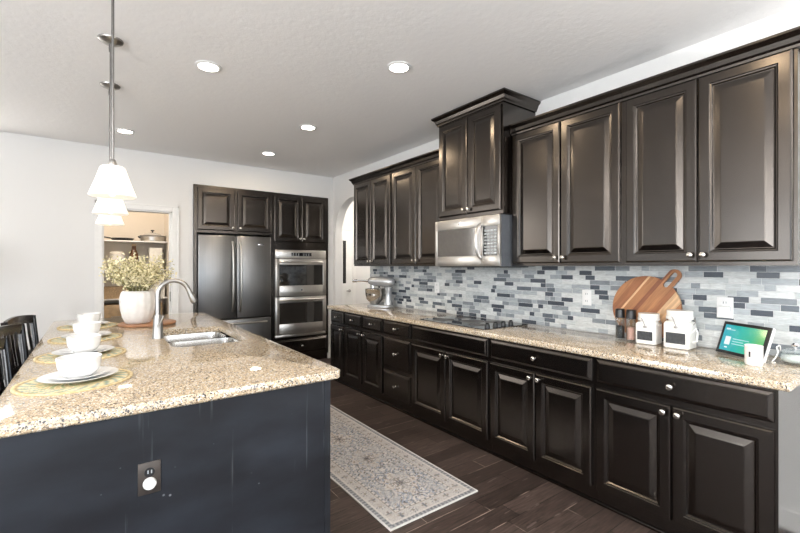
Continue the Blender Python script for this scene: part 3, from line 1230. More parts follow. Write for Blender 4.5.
# ------------------------------------------------------------------ sink
sk = thing('sink', 'stainless double bowl sink set under the island granite', 'sink', (0, 0, .8735))
def bowl_mesh(rect, depth):
    b = MB()
    x0, x1, y0, y1 = rect
    def rr(i, r, z):
        return [(x, y, z) for x, y in rounded_rect(x0 + i, x1 - i, y0 + i, y1 - i, max(.02, r), 6)]
    b.loops([rr(-.004, .075, -.001), rr(0, .07, -.003), rr(.006, .068, -.05), rr(.012, .065, -depth + .03), rr(.03, .055, -depth + .006), rr(.06, .04, -depth),
             ], cap0=False)
    b.loops([rr(-.004, .075, -.001), rr(-.006, .077, -.05), rr(.006, .067, -depth + .02), rr(.03, .055, -depth - .004)], cap0=False)
    return b
bowl_mesh((.392, .828, 2.808, 3.278), .20).build('basin', M['sink_steel'], sk)
bowl_mesh((.392, .815, 3.300, 3.632), .17).build('basin', M['sink_steel'], sk)
for cy in (3.04, 3.45):
    dp = -.20 if cy < 3.2 else -.17
    b = MB(); b.lathe([(.0, 0), (.040, 0), (.043, .003), (.036, .004), (.030, .001), (0, .0008)], (.615, cy, dp + .0008), 24); b.build('drain', M['chrome'], sk)

# ------------------------------------------------------------------ faucet
fc = thing('faucet', 'brushed nickel gooseneck pull-down faucet beside the sink', 'faucet', (.354, 3.255, .9142))
b = MB(); b.lathe([(0, 0), (.037, 0), (.037, .006), (.033, .014), (.030, .09), (.026, .130), (.019, .160), (0, .162)], seg=24); b.build('base', M['faucet'], fc)
pts = [(0, 0, .14), (0, 0, .20)]
R_ = .096
for i in range(0, 15):
    a = PI - PI * 0.90 * i / 14
    pts.append((R_ + R_ * math.cos(a), 0, .293 + R_ * math.sin(a)))
b = MB(); b.tube(pts, .0155, 14); b.build('neck', M['faucet'], fc)
e = Vector(pts[-1]); dr_ = (e - Vector(pts[-2])).normalized()
b = MB()
b.tube([e - dr_ * .008, e + dr_ * .01, e + dr_ * .05, e + dr_ * .085, e + dr_ * .098], .0, 16, radii=[.0150, .0165, .021, .0235, .020])
sp = b.build('spray_head', M['faucet'], fc)
b = MB(); b.tube([e + dr_ * .0985, e + dr_ * .102], .018, 14); b.build('nozzle', M['black_plastic'], sp)
b = MB(); b.tube([(0, -.025, .085), (0, -.045, .085)], .013, 12); b.tube([(0, -.043, .085), (.012, -.055, .11), (.025, -.062, .155)], .0055, 8); b.build('lever', M['faucet'], fc)
# ------------------------------------------------------------------ rug
def rug():
    X0, X1, Y0, Y1 = 1.265, 1.930, 1.808, 4.25
    W, H = X1 - X0, Y1 - Y0
    nx, ny = 104, 380
    rnd = random.Random(3)
    # value noise
    def mk(n, m):
        return [[rnd.random() for _ in range(m + 2)] for _ in range(n + 2)]
    def vn(g, u, v):
        i, j = int(u), int(v)
        fu, fv = u - i, v - j
        fu = fu * fu * (3 - 2 * fu); fv = fv * fv * (3 - 2 * fv)
        return (g[i][j] * (1 - fu) + g[i + 1][j] * fu) * (1 - fv) + (g[i][j + 1] * (1 - fu) + g[i + 1][j + 1] * fu) * fv
    g1, g2, g3 = mk(14, 48), mk(45, 160), mk(105, 382)
    cream, sand, grey, slate, blue, taupe, dark = (.58, .545, .515), (.44, .385, .34), (.33, .33, .34), (.13, .145, .165), (.27, .305, .37), (.235, .20, .175), (.045, .046, .05)
    def mixc(a, c, k):
        return tuple(a[i] * (1 - k) + c[i] * k for i in range(3))
    me = bpy.data.meshes.new('runner_rug')
    verts, cols = [], []
    for j in range(ny + 1):
        for i in range(nx + 1):
            x, y = W * i / nx, H * j / ny
            e = min(x, W - x); f = min(y, H - y)
            d = min(e, f)
            n1 = vn(g1, 13.9 * i / nx, 47.9 * j / ny); n2 = vn(g2, 44.9 * i / nx, 159.9 * j / ny); n3 = g3[i][j]
            along = y if e < f else x
            if d < .012:
                c = (.70, .69, .67)
            elif d < .036:
                c = slate if (math.sin(along * 230) + (n3 - .5) * 1.2) > -.2 else grey
            elif d < .046:
                c = cream
            elif d < .110:
                # main border: rosettes alternating with small sprigs
                p = .085
                s = (along / p) % 1 - .5
                r = math.hypot(s * p, d - .078)
                k = int(along / p)
                c = mixc(cream, grey, .30) if n3 < .8 else mixc(cream, slate, .5)
                if k % 2 == 0:
                    if r < .010: c = taupe
                    elif r < .020: c = grey if math.cos(6 * math.atan2(d - .078, s * p)) > -.1 else cream
                    elif r < .027 and math.cos(8 * math.atan2(d - .078, s * p)) > .5: c = slate
                else:
                    if abs(s * p) < .007 and abs(d - .078) < .022: c = slate if n2 > .35 else sand
                    elif abs(d - .078) < .006 and abs(s * p) < .022: c = taupe
                if n2 > .72: c = mixc(c, sand, .5)
            elif d < .118:
                c = taupe if n3 > .25 else sand
            elif d < .130:
                c = cream if (math.sin(along * 160) > -.5) else slate
            elif d < .137:
                c = grey
            else:
                # field: mirrored arabesques around diamond medallions
                px = abs(x - W / 2)
                per = .42
                t_ = (y - .15) / per
                k = math.floor(t_)
                py = abs((t_ - k) - .5) * per
                r = math.hypot(px, py * .88)
                th = math.atan2(py, px)
                petal = .135 + .022 * math.cos(8 * th) + .012 * (n2 - .5)
                base = blue if k % 2 == 0 else mixc(blue, cream, .35)
                med = cream if k % 2 == 0 else mixc(cream, grey, .35)
                vine = math.sin(px * 88 + 2.6 * math.sin(py * 52 + n2)) * math.sin(py * 74 + 2.4 * math.sin(px * 66 + n2))
                spot = math.sin(px * 140 + 1.7 * math.sin(py * 90)) * math.sin(py * 130 + n2 * 3)
                c = base
                if r < petal:
                    c = med
                    if r > petal - .010: c = slate if n3 > .3 else taupe
                    elif r < .016: c = dark
                    elif r < .034: c = sand if math.cos(8 * th) > 0 else slate
                    elif r < .058: c = taupe if math.cos(8 * th + 2) > .35 else med
                    elif r < .066: c = slate if math.cos(16 * th) > -.3 else med
                    elif vine > .30: c = blue
                    elif vine < -.35: c = sand
                    if spot > .62: c = taupe
                else:
                    if vine > .40: c = cream
                    elif vine > .27: c = slate
                    elif vine < -.50: c = sand
                    elif vine < -.36: c = taupe
                    if spot > .60: c = dark if n2 > .5 else slate
                    elif spot < -.66: c = cream
                wear = max(0, min(1, (n1 - .45) * 2.4)) * .6
                c = mixc(c, (.43, .425, .43), wear)
            c = mixc(c, (.47, .455, .45), .16 * (0.4 + n2))
            k = .90 + .2 * n3
            cols += [min(1, c[0] * k), min(1, c[1] * k), min(1, c[2] * k), 1.0]
            verts.append((x, y, .007))
    faces = []
    for j in range(ny):
        for i in range(nx):
            a = j * (nx + 1) + i
            faces.append((a, a + 1, a + nx + 2, a + nx + 1))
    # rim down to the floor
    rim = [i for i in range(nx + 1)] + [j * (nx + 1) + nx for j in range(1, ny + 1)] + [ny * (nx + 1) + i for i in range(nx - 1, -1, -1)] + [j * (nx + 1) for j in range(ny - 1, 0, -1)]
    n0 = len(verts)
    for q in rim:
        x, y, _ = verts[q]
        verts.append((x, y, .0005)); cols += [.62, .61, .59, 1]
    for q in range(len(rim)):
        w = (q + 1) % len(rim)
        faces.append((rim[q], n0 + q, n0 + w, rim[w]))
    me.from_pydata(verts, [], faces)
    ca = me.color_attributes.new('Col', 'FLOAT_COLOR', 'POINT')
    ca.data.foreach_set('color', cols)
    me.materials.append(M['rug'])
    o = bpy.data.objects.new('runner_rug', me)
    o.location = (X0, Y0, 0)
    C.objects.link(o)
    tag(o, 'faded oriental runner rug in cream, grey and blue on the dark floor', 'rug')


rug()

# ------------------------------------------------------------------ bar stools
def stool(label, y):
    t = thing('bar_stool', label, 'stool', (-.228, y, 0), math.radians(-14), 'black bar stools along the island')
    b = MB(); b.prism(rounded_rect(-.19, .19, -.20, .20, .04, 4), .62, .655); b.build('seat', M['stool'], t)
    for sx in (-1, 1):
        for sy in (-1, 1):
            if sx > 0:
                b = MB(); b.tube([(.165, .165 * sy, .62), (.195, .185 * sy, 0)], .018, 8); b.build('leg', M['stool'], t)
            else:
                b = MB(); b.tube([(-.215, .185 * sy, 0), (-.172, .178 * sy, .60), (-.180, .192 * sy, .72), (-.222, .228 * sy, 1.012)], .018, 8, flat=(.8, 1.15)); b.build('leg', M['stool'], t)
    b = MB()
    for q, z in ((0, .985), (1, .74)):
        h = .032 if q == 0 else .02
        rings = []
        for i in range(11):
            s = i / 10
            yy = -.215 + .43 * s
            xx = (-.183 if q else -.219) - .018 * math.sin(PI * s)
            zz = z + (.014 * math.sin(PI * s) if q == 0 else 0)
            rings.append([(xx - .010, yy, zz - h), (xx + .010, yy, zz - h), (xx + .010, yy, zz + h), (xx - .010, yy, zz + h)])
        b.loops(rings)
    b.build('back_rail', M['stool'], t)
    for i in range(5):
        s = (i + .8) / 5.6
        yy = -.19 + .38 * s
        bow = .018 * math.sin(PI * s)
        b = MB(); b.tube([(-.183 - bow, yy, .745), (-.199 - bow, yy * 1.0, .86), (-.216 - bow, yy * 1.10, .975)], .013, 8, flat=(1.5, .6)); b.build('slat', M['stool'], t)
    b = MB()
    b.tube([(.187, -.175, .22), (.187, .175, .22)], .011, 8); b.tube([(-.200, -.180, .22), (-.200, .180, .22)], .011, 8)
    b.tube([(-.200, -.18, .30), (.183, -.172, .30)], .011, 8); b.tube([(-.200, .18, .30), (.183, .172, .30)], .011, 8)
    b.build('stretcher', M['stool'], t)
    return t


stool('black slat-back bar stool at the island, farthest of the row near the back wall', 4.13)
stool('black slat-back bar stool at the island, middle of the visible row', 3.47)
stool('black slat-back bar stool at the island, nearest of the row by the picture edge', 2.82)

# ------------------------------------------------------------------ place settings
def placemat_mesh():
    me = bpy.data.meshes.new('placemat')
    R = .203
    nr, na = 26, 120
    verts, cols, faces = [(0, 0, .004)], [.55, .44, .26, 1], []
    rnd = random.Random(5)
    straw, pale, green, teal = (.62, .49, .27), (.74, .64, .42), (.36, .40, .22), (.28, .38, .36)
    for i in range(1, nr + 1):
        r = R * i / nr
        for a in range(na):
            th = 2 * PI * a / na
            z = .0045 + .0012 * math.sin(i * 2.1 + a * 1.6)
            u = i / nr
            if u > .93: c = straw if (a + i) % 3 else pale; z = .0065
            elif u > .90: c = (.40, .30, .15)
            elif u > .62:
                s = (math.sin(th * 22 + u * 26))
                c = teal if s > .55 else (green if s > .25 else pale)
            elif u > .58: c = straw
            else:
                s = math.sin(th * 16 - u * 22)
                c = green if s > .4 else (pale if s > -.5 else straw)
            k = .85 + .3 * rnd.random()
            verts.append((r * math.cos(th), r * math.sin(th), z))
            cols += [c[0] * k, c[1] * k, c[2] * k, 1]
    for a in range(na):
        faces.append((0, 1 + a, 1 + (a + 1) % na))
    for i in range(nr - 1):
        for a in range(na):
            p, q = 1 + i * na + a, 1 + i * na + (a + 1) % na
            faces.append((p, p + na, q + na, q))
    n0 = len(verts)
    for a in range(na):
        th = 2 * PI * a / na
        verts.append((R * math.cos(th), R * math.sin(th), 0)); cols += [.5, .38, .2, 1]
    for a in range(na):
        p, q = 1 + (nr - 1) * na + a, 1 + (nr - 1) * na + (a + 1) % na
        faces.append((p, n0 + a, n0 + (a + 1) % na, q))
    me.from_pydata(verts, [], faces)
    ca = me.color_attributes.new('Col', 'FLOAT_COLOR', 'POINT')
    ca.data.foreach_set('color', cols)
    me.materials.append(M['mat'])
    me.polygons.foreach_set('use_smooth', [True] * len(me.polygons))
    return me


mat_me = placemat_mesh()
b = MB()
b.lathe([(0, 0), (.078, 0), (.080, .002), (.098, .006), (.136, .0165), (.139, .019), (.136, .0195), (.099, .0105), (.078, .0065), (0, .006)], seg=56)
plate0 = b.build('dinner_plate', M['porcelain'], None, 50)
b = MB()
b.lathe([(0, 0), (.058, 0), (.060, .002), (.074, .006), (.104, .0150), (.107, .0175), (.104, .018), (.074, .0105), (.058, .0065), (0, .006)], seg=56)
salad0 = b.build('salad_plate', M['porcelain'], None, 50)
b = MB()
b.lathe([(0, 0), (.046, 0), (.048, .003), (.058, .008), (.069, .022), (.0755, .045), (.0785, .072), (.0800, .081), (.0780, .082), (.0755, .072), (.0725, .045), (.066, .025), (.054, .012), (0, .009)], seg=56)
bowl0 = b.build('cereal_bowl', M['porcelain'], None, 50)
wheres = ['nearest island place setting', 'second nearest island place setting', 'third nearest island place setting', 'farthest island place setting, beside the tray']
for i, (x, y) in enumerate(((-.058, 2.235), (-.047, 2.88), (-.036, 3.53), (-.026, 4.23))):
    z = .9143
    o = bpy.data.objects.new('placemat', mat_me); C.objects.link(o)
    o.location = (x, y, z); o.rotation_euler = (0, 0, .4 * i)
    tag(o, 'round woven straw placemat of the ' + wheres[i], 'placemat', 'woven placemats on the island')
    for src, dz, nm, cat in ((plate0, .0072, 'large white dinner plate', 'plate'), (salad0, .0142, 'small white salad plate under the bowl', 'plate'), (bowl0, .0212, 'white bowl on top', 'bowl')):
        p = src if i == 0 else src.copy()
        if i:
            C.objects.link(p)
        p.location = (x + .011 - .004 * i, y + .014, z + dz)
        tag(p, nm + ' of the ' + wheres[i], cat, {'dinner_plate': 'dinner plates on the island', 'salad_plate': 'salad plates on the island', 'cereal_bowl': 'bowls on the island'}[src.name.split('.')[0]])

# ------------------------------------------------------------------ vase on its tray, blossom branches
VX, VY = .300, 4.07
ty = thing('serving_tray', 'round reddish wooden tray under the flower vase', 'tray', (.372, 4.09, .9143))
b = MB(); b.lathe([(0, 0), (.205, 0), (.212, .006), (.212, .016), (.206, .020), (0, .020)], seg=56); b.build('board', M['tray'], ty)
vs = thing('flower_vase', 'fat ribbed off-white vase on the island', 'vase', (VX, VY, .9346))
b = MB()
b.lathe([(0, 0), (.078, 0), (.090, .007), (.109, .055), (.121, .11), (.127, .165), (.126, .215), (.117, .250), (.104, .266), (.099, .266), (.106, .248), (.114, .21), (.114, .165), (.09, .06), (0, .03)], seg=72, lobes=14, amp=.022)
b.build('body', M['stoneware'], vs, 60)
fb = thing('flower_bouquet', 'loose bouquet of cream blossoms and sage leaves in the ribbed vase', 'flowers', (VX, VY, .9346))
rnd = random.Random(21)
bs, bl, bp = MB(), MB(), MB()


def blob(mb, p, r, rnd):
    """a small tilted petal cluster: squashed octahedron"""
    ax = Vector((rnd.uniform(-1, 1), rnd.uniform(-1, 1), rnd.uniform(-1, 1))).normalized()
    Q = ax.to_track_quat('Z', 'Y').to_matrix()
    v = [mb.bm.verts.new(Vector(p) + Q @ Vector(q)) for q in ((r, 0, 0), (0, r, 0), (-r, 0, 0), (0, -r, 0), (0, 0, r * .55), (0, 0, -r * .55))]
    for i in range(4):
        j = (i + 1) % 4
        mb.bm.faces.new((v[i], v[j], v[4])); mb.bm.faces.new((v[j], v[i], v[5]))


def leaf(mb, p, d, ln, w, rnd):
    d = d.normalized()
    s = d.cross(Vector((rnd.uniform(-1, 1), rnd.uniform(-1, 1), rnd.uniform(-1, 1)))).normalized()
    n = d.cross(s)
    p = Vector(p)
    a, c, e, f = p, p + d * ln * .45 + s * w, p + d * ln + n * ln * .1, p + d * ln * .45 - s * w
    m_ = p + d * ln * .5 + n * w * .35
    va, vc, ve, vf, vm = [mb.bm.verts.new(q) for q in (a, c, e, f, m_)]
    for tri in ((va, vc, vm), (vc, ve, vm), (ve, vf, vm), (vf, va, vm)):
        mb.bm.faces.new(tri)


for k in range(72):
    a = rnd.uniform(0, 2 * PI)
    rr = .275 * rnd.random() ** .55
    tip = Vector((rr * math.cos(a), rr * math.sin(a) * .8, .335 + (.34 - .70 * rr) * rnd.uniform(.15, 1.0)))
    base = Vector((.045 * math.cos(a), .045 * math.sin(a), .225))
    mid = base.lerp(tip, .5) + Vector((0, 0, .09))
    pts = []
    for i in range(7):
        s = i / 6
        pts.append(base * (1 - s) ** 2 + mid * 2 * s * (1 - s) + tip * s * s)
    bs.tube(pts, .002, 4, radii=[.0026 - .0003 * i for i in range(7)])
    for q in range(34):
        s = rnd.uniform(.30, 1.0)
        i = min(5, int(s * 6)); f = s * 6 - i
        p = pts[i].lerp(pts[i + 1], f) + Vector((rnd.gauss(0, .024), rnd.gauss(0, .024), rnd.gauss(0, .022)))
        if rnd.random() < .68:
            blob(bp, p, rnd.uniform(.006, .0135), rnd)
        else:
            leaf(bl, p, Vector((rnd.uniform(-1, 1), rnd.uniform(-1, 1), rnd.uniform(-.3, 1))), rnd.uniform(.02, .04), rnd.uniform(.004, .008), rnd)
bs.build('stem', M['stem'], fb)
bl.build('foliage', M['leaf'], fb, 0)
bp.build('blossom', M['petal'], fb, 0)

# ------------------------------------------------------------------ pendants
def pendant(label, x, y):
    t = thing('pendant_lamp', label, 'lamp', (x, y, 0), 0, 'pendant lamps over the island')
    b = MB(); b.lathe([(0, CEIL - .030), (.018, CEIL - .030), (.045, CEIL - .022), (.064, CEIL - .010), (.066, CEIL - .001), (0, CEIL - .001)], seg=32); b.build('canopy', M['faucet'], t)
    b = MB(); b.tube([(0, 0, 1.8845), (0, 0, CEIL - .028)], .0058, 10)
    b.lathe([(0, CEIL - .075), (.009, CEIL - .075), (.011, CEIL - .050), (.009, CEIL - .0305), (0, CEIL - .0305)], seg=12)
    b.build('rod', M['rod'], t)
    b = MB(); b.lathe([(0, 1.8535), (.016, 1.8535), (.017, 1.862), (.012, 1.878), (.008, 1.884), (0, 1.884)], seg=20); b.build('socket_cap', M['faucet'], t)
    b = MB()
    b.lathe([(.0895, 1.716), (.0905, 1.722), (.084, 1.740), (.068, 1.784), (.054, 1.828), (.049, 1.844), (.042, 1.851), (.020, 1.853), (.020, 1.8505), (.041, 1.8485), (.0465, 1.842), (.0515, 1.827), (.0655, 1.783), (.0815, 1.739), (.0878, 1.718)], seg=44)
    b.build('lamp_shade', M['shade'], t, 60)
    b = MB(); b.lathe([(0, 1.765), (.018, 1.772), (.026, 1.79), (.020, 1.815), (.012, 1.84), (.012, 1.845), (0, 1.845)], seg=20); b.build('bulb', M['pendant_bulb'], t)
    point_light('pendant_glow', (x, y, 1.735), 1.2, WARM, .03)
    return t


pendant('white bell-shade pendant lamp over the island, largest and topmost of the three in view', .072, 2.29)
pendant('white bell-shade pendant lamp over the island, middle-sized of the three', .086, 3.06)
pendant('white bell-shade pendant lamp over the island, smallest of the three, hanging closest to the vase', .104, 3.83)

# ------------------------------------------------------------------ recessed ceiling lights
where = ['nearest to the island pendants', 'nearest to the raised microwave cabinet', 'between the microwave cabinet light and the fridge light', 'above the pantry doorway end of the island', 'in front of the refrigerator and oven']
for i, (x, y) in enumerate(((.634, 3.07), (1.687, 2.31), (1.697, 3.83), (.262, 5.03), (1.705, 5.00))):
    t = thing('recessed_light', 'round white recessed ceiling light ' + where[i], 'light', (x, y, 0), 0, 'recessed ceiling lights')
    b = MB(); b.lathe([(.062, CEIL - .001), (.083, CEIL - .001), (.084, CEIL - .006), (.066, CEIL - .010), (.062, CEIL - .006)], seg=36); b.bm.faces.ensure_lookup_table()
    b.build('trim_ring', M['white_plastic'], t)
    b = MB(); b.lathe([(0, CEIL - .008), (.0615, CEIL - .008), (.0615, CEIL - .002), (0, CEIL - .002)], seg=36); b.build('lens', M['bulb'], t)
    area_light('downlight_glow', (x, y, CEIL - .012), (0, 0, 0), .12, .12, (1.6 if x < 1 else 6.0) if y > 3.5 else 3.5, WARM, 'DISK')
# more of the same lights behind the camera
for i, (x, y) in enumerate(((1.68, .75), (.6, .9), (-1.8, 1.0), (-1.8, 3.6), (1.6, -1.4), (-.6, -1.4))):
    area_light('downlight_glow', (x, y, CEIL - .012), (0, 0, 0), .12, .12, 3, WARM, 'DISK')

# ------------------------------------------------------------------ things on the counter
# cutting board leaning on the tiles
cb = thing('cutting_board', 'round striped acacia cutting board with a looped handle leaning on the tiles', 'cutting board', (2.905, 1.262, .9150), 0)
def board_mesh():
    b = MB()
    Rr = .211
    th0 = math.radians(36)       # handle direction measured from local +z
    bm = b.bm
    hd, hw = .312, .038          # handle end centre distance and half width
    outer = []
    a0 = math.asin(hw / Rr)
    n = 60
    for i in range(n + 1):
        a = a0 + (2 * PI - 2 * a0) * i / n
        outer.append((Rr * math.sin(a), Rr * math.cos(a)))
    for i in range(13):
        a = -PI / 2 + PI * i / 12
        outer.append((hw * math.sin(a), hd - hw + hw * math.cos(a)))
    holev = []
    hw2 = .0165
    for i in range(9):
        a = -PI / 2 + PI * i / 8
        holev.append((hw2 * math.sin(a), hd - .020 - hw2 + hw2 * math.cos(a)))
    for i in range(9):
        a = PI / 2 + PI * i / 8
        holev.append((hw2 * math.sin(a), 180e-3 + hw2 + hw2 * math.cos(a)))
    T = .018
    def ring(pts, y):
        vs_ = [bm.verts.new((x, y, z)) for x, z in pts]
        return vs_, [bm.edges.new((vs_[i], vs_[(i + 1) % len(vs_)])) for i in range(len(vs_))]
    fa, e1 = ring(outer, 0); fb_, e2 = ring(outer, T)
    ha, e3 = ring(holev, 0); hb, e4 = ring(holev, T)
    for a, c in ((fa, fb_), (ha, hb)):
        for i in range(len(a)):
            j = (i + 1) % len(a)
            bm.faces.new((a[i], a[j], c[j], c[i]))
    bmesh.ops.triangle_fill(bm, use_beauty=True, edges=e1 + e3)
    bmesh.ops.triangle_fill(bm, use_beauty=True, edges=e2 + e4)
    return b
o = board_mesh().build('board', M['board'], cb, 30)
lean = math.radians(5)
# local x runs along world -Y, local -y toward the room (-X)
o.matrix_local = Matrix.Rotation(R90, 4, 'Z') @ Matrix.Rotation(-lean, 4, 'X') @ Matrix.Translation((0, 0, .2130)) @ Matrix.Rotation(math.radians(37), 4, 'Y')


def canister(label, x, y, w, h, rz):
    t = thing('canister', label, 'canister', (x, y, .9143), rz, 'white clip-top canisters on the counter')
    b = MB()
    def sq(s, z, r):
        return [(px, py, z) for px, py in rounded_rect(-s, s, -s, s, r, 4)]
    s = w / 2
    b.loops([sq(s - .004, 0, .014), sq(s, .004, .016), sq(s, h * .64, .016), sq(s * .95, h * .69, .022), sq(s * .86, h * .715, .035)])
    bd = b.build('body', M['enamel'], t, 40)
    b = MB()
    r = s * 1.03
    b.lathe([(0, h * .716), (r * .84, h * .716), (r * .84, h * .755), (r * 1.0, h * .765), (r * 1.02, h * .79), (r * 1.02, h * .85), (r * .97, h * .855), (r * .97, h * .985), (r * .92, h), (0, h)], seg=36)
    b.build('lid', M['enamel'], t, 40)
    b = MB(); b.box(-s * .76, s * .76, -s - .0016, -s - .0002, h * .13, h * .42, .0005); lb = b.build('label_plate', M['chalk'], t, 0)
    lb['label'] = 'blank charcoal label plate'
    b = MB()
    b.tube([(-.02, -s * .93 - .004, h * .84), (-.012, -s * 1.0 - .004, h * .80), (-.004, -s * 1.0 - .006, h * .70), (.004, -s - .004, h * .60)], .0028, 6)
    b.box(-.008, .014, -s - .006, -s - .001, h * .54, h * .60, .001)
    b.build('clasp', M['faucet'], t)
    b = MB()
    b.tube([(s * .98 + .002, 0, h * .63), (s * 1.05 + .006, .012, h * .70), (s * 1.02 + .004, .0, h * .80)], .0028, 6)
    b.build('clasp', M['faucet'], t)
    b = MB()
    b.tube([(-s * .98 - .002, 0, h * .63), (-s * 1.05 - .006, .012, h * .70), (-s * 1.02 - .004, .0, h * .80)], .0028, 6)
    b.build('clasp', M['faucet'], t)
    return t


canister('white square clip-top canister with blank dark label, the one next to the grinders', 2.842, 1.203, .118, .190, R90 + .02)
c2 = canister('white square clip-top canister with blank dark label, larger and nearer the tablet', 2.845, 1.030, .136, .222, R90 + .02)
b = MB()
b.tube([(.072, -.02, .10), (.090, -.02, .125), (.098, -.02, .10), (.092, -.02, .05), (.072, -.02, .04)], .006, 8)
b.build('scoop', M['enamel'], c2)


def grinder(label, x, y, fillmat):
    t = thing('spice_grinder', label, 'grinder', (x, y, .9143), 0, 'spice grinders beside the canisters')
    b = MB(); b.lathe([(0, 0), (.027, 0), (.029, .004), (.029, .135), (.0265, .142), (.0265, .1425), (.0245, .1425), (.026, .134), (.026, .007), (0, .006)], seg=24); b.build('jar', M['glass'], t)
    b = MB(); b.lathe([(0, .0065), (.0255, .0065), (.0255, .082), (.018, .088), (0, .086)], seg=20); b.build('contents', fillmat, t)
    b = MB(); b.lathe([(0, .1426), (.030, .1426), (.030, .160), (.0285, .163), (.0285, .197), (.025, .201), (0, .202)], seg=24); b.build('cap', M['black_plastic'], t)


grinder('black-topped glass grinder of black pepper, beside the cutting board edge', 2.862, 1.392, M['pepper'])
grinder('black-topped glass grinder of pink salt, next to the white canister', 2.852, 1.316, M['salt'])

# tablet / smart display
TB = math.atan2(.847 - .587, -(2.838 - 2.684))
tw = .278
ang = math.atan2(-(0.26), -(0.154))            # direction from the left to the right bottom corner (world)
td = thing('smart_display', 'tilted smart display with a teal-green screen on the counter', 'tablet', (2.845, .862, .9145), ang)
tilt = math.radians(-19)
TL = Matrix.Translation((0, .012, .004)) @ Matrix.Rotation(tilt, 4, 'X')
b = MB(); b.box(0, tw, .006, .024, 0, .182, .006, M4=TL, seg=3); b.build('housing', M['white_plastic'], td)
b = MB(); b.box(.001, tw - .001, 0, .0058, .001, .181, .002, M4=TL); bz = b.build('bezel', M['black_plastic'], td)
b = MB(); b.box(.018, tw - .020, -.0012, -.0002, .018, .164, M4=TL); scn = b.build('screen', M['screen'], td, 0)
for xa, xb, za, zb in ((.040, .072, .052, .098), (.030, .055, .138, .145), (.048, .064, .034, .040)):
    b = MB(); b.box(xa, xb, -.0022, -.0014, za, zb, M4=TL); b.build('icon', M['screen_white'], scn, 0)
for q, (xa, xb, z) in enumerate(((.085, .180, .086), (.085, .150, .072), (.085, .165, .058), (.030, .085, .134))):
    b = MB(); b.box(xa, xb, -.0022, -.0014, z, z + .005, M4=TL); b.build('text_line', M['screen_dim'], scn, 0)
b = MB()
b.loops([[(.06, .030, 0), (tw - .06, .030, 0), (tw - .06, .095, 0), (.06, .095, 0)], [(.06, .040, .02), (tw - .06, .040, .02), (tw - .06, .090, .02), (.06, .090, .02)], [(.07, .065, .11), (tw - .07, .065, .11), (tw - .07, .085, .11), (.07, .085, .11)]])
b.build('stand', M['white_plastic'], td, 20)

# charging cable from the display to the tile
cv = MB()
pts = []
ctrl = [(2.826, .570, .975), (2.796, .566, .999), (2.762, .571, .995), (2.744, .563, .976), (2.724, .567, .950), (2.716, .578, .930), (2.732, .580, .9185), (2.762, .576, .9180)]
for i in range(len(ctrl) - 1):
    for s in range(5):
        k = s / 5
        p0, p1, p2, p3 = [Vector(ctrl[min(max(q, 0), len(ctrl) - 1)]) for q in (i - 1, i, i + 1, i + 2)]
        pts.append(.5 * ((2 * p1) + (p2 - p0) * k + (2 * p0 - 5 * p1 + 4 * p2 - p3) * k * k + (3 * p1 - p0 - 3 * p2 + p3) * k ** 3))
cv.tube(pts, .003, 8)
o = cv.build('power_cable', M['white_plastic'])
tag(o, 'white cable looping beside the smart display', 'cable')

# mug
mg = thing('mug', 'small white mug with a black mark in front of the smart display', 'mug', (2.632, .630, .9143))
b = MB(); b.lathe([(0, 0), (.032, 0), (.035, .004), (.0362, .010), (.0362, .091), (.0372, .096), (.036, .097), (.0334, .091), (.0334, .010), (0, .008)], seg=36); b.build('body', M['enamel'], mg)
phi = math.radians(168)
Mh = Matrix.Rotation(phi, 4, 'Z')
b = MB()
pt = []
for i in range(6):
    pass
for zc, dy in ((.055, 0),):
    rings = []
    for i in range(7):
        a = phi + (i - 3) * .035
        rings.append([(.0363 * math.cos(a), .0363 * math.sin(a), zc - .013), (.0370 * math.cos(a), .0370 * math.sin(a), zc - .013), (.0370 * math.cos(a), .0370 * math.sin(a), zc + .013), (.0363 * math.cos(a), .0363 * math.sin(a), zc + .013)])
    b.loops(rings)
b.build('mark', M['black_plastic'], mg, 0)
b = MB()
ha = math.radians(-5)
hp = []
for i in range(11):
    a = -PI / 2 + PI * i / 10
    rr = .035 + .024 * math.cos(a)
    hp.append((rr * math.cos(ha), rr * math.sin(ha), .048 + .026 * math.sin(a)))
b.tube(hp, .0045, 8); b.build('handle', M['enamel'], mg)

# glass jar at the counter end
gj = thing('glass_jar', 'low lidded glass jar with a steel knob at the counter end', 'jar', (2.830, .515, .9143))
b = MB(); b.lathe([(0, 0), (.045, 0), (.056, .008), (.062, .025), (.058, .045), (.050, .055), (.047, .055), (.055, .044), (.059, .025), (.053, .011), (0, .005)], seg=32); b.build('bowl', M['glass'], gj)
b = MB(); b.lathe([(0, .0065), (.040, .0065), (.052, .014), (.056, .025), (.050, .036), (.02, .042), (0, .041)], seg=24); b.build('contents', M['cotton'], gj)
b = MB(); b.lathe([(.052, .0556), (.050, .062), (.03, .072), (0, .075)], seg=32); ld = b.build('lid', M['glass'], gj)
b = MB(); b.lathe([(0, .0745), (.006, .0745), (.006, .080), (.014, .086), (.016, .094), (.010, .102), (0, .104)], seg=20); b.build('knob', M['chrome'], ld)

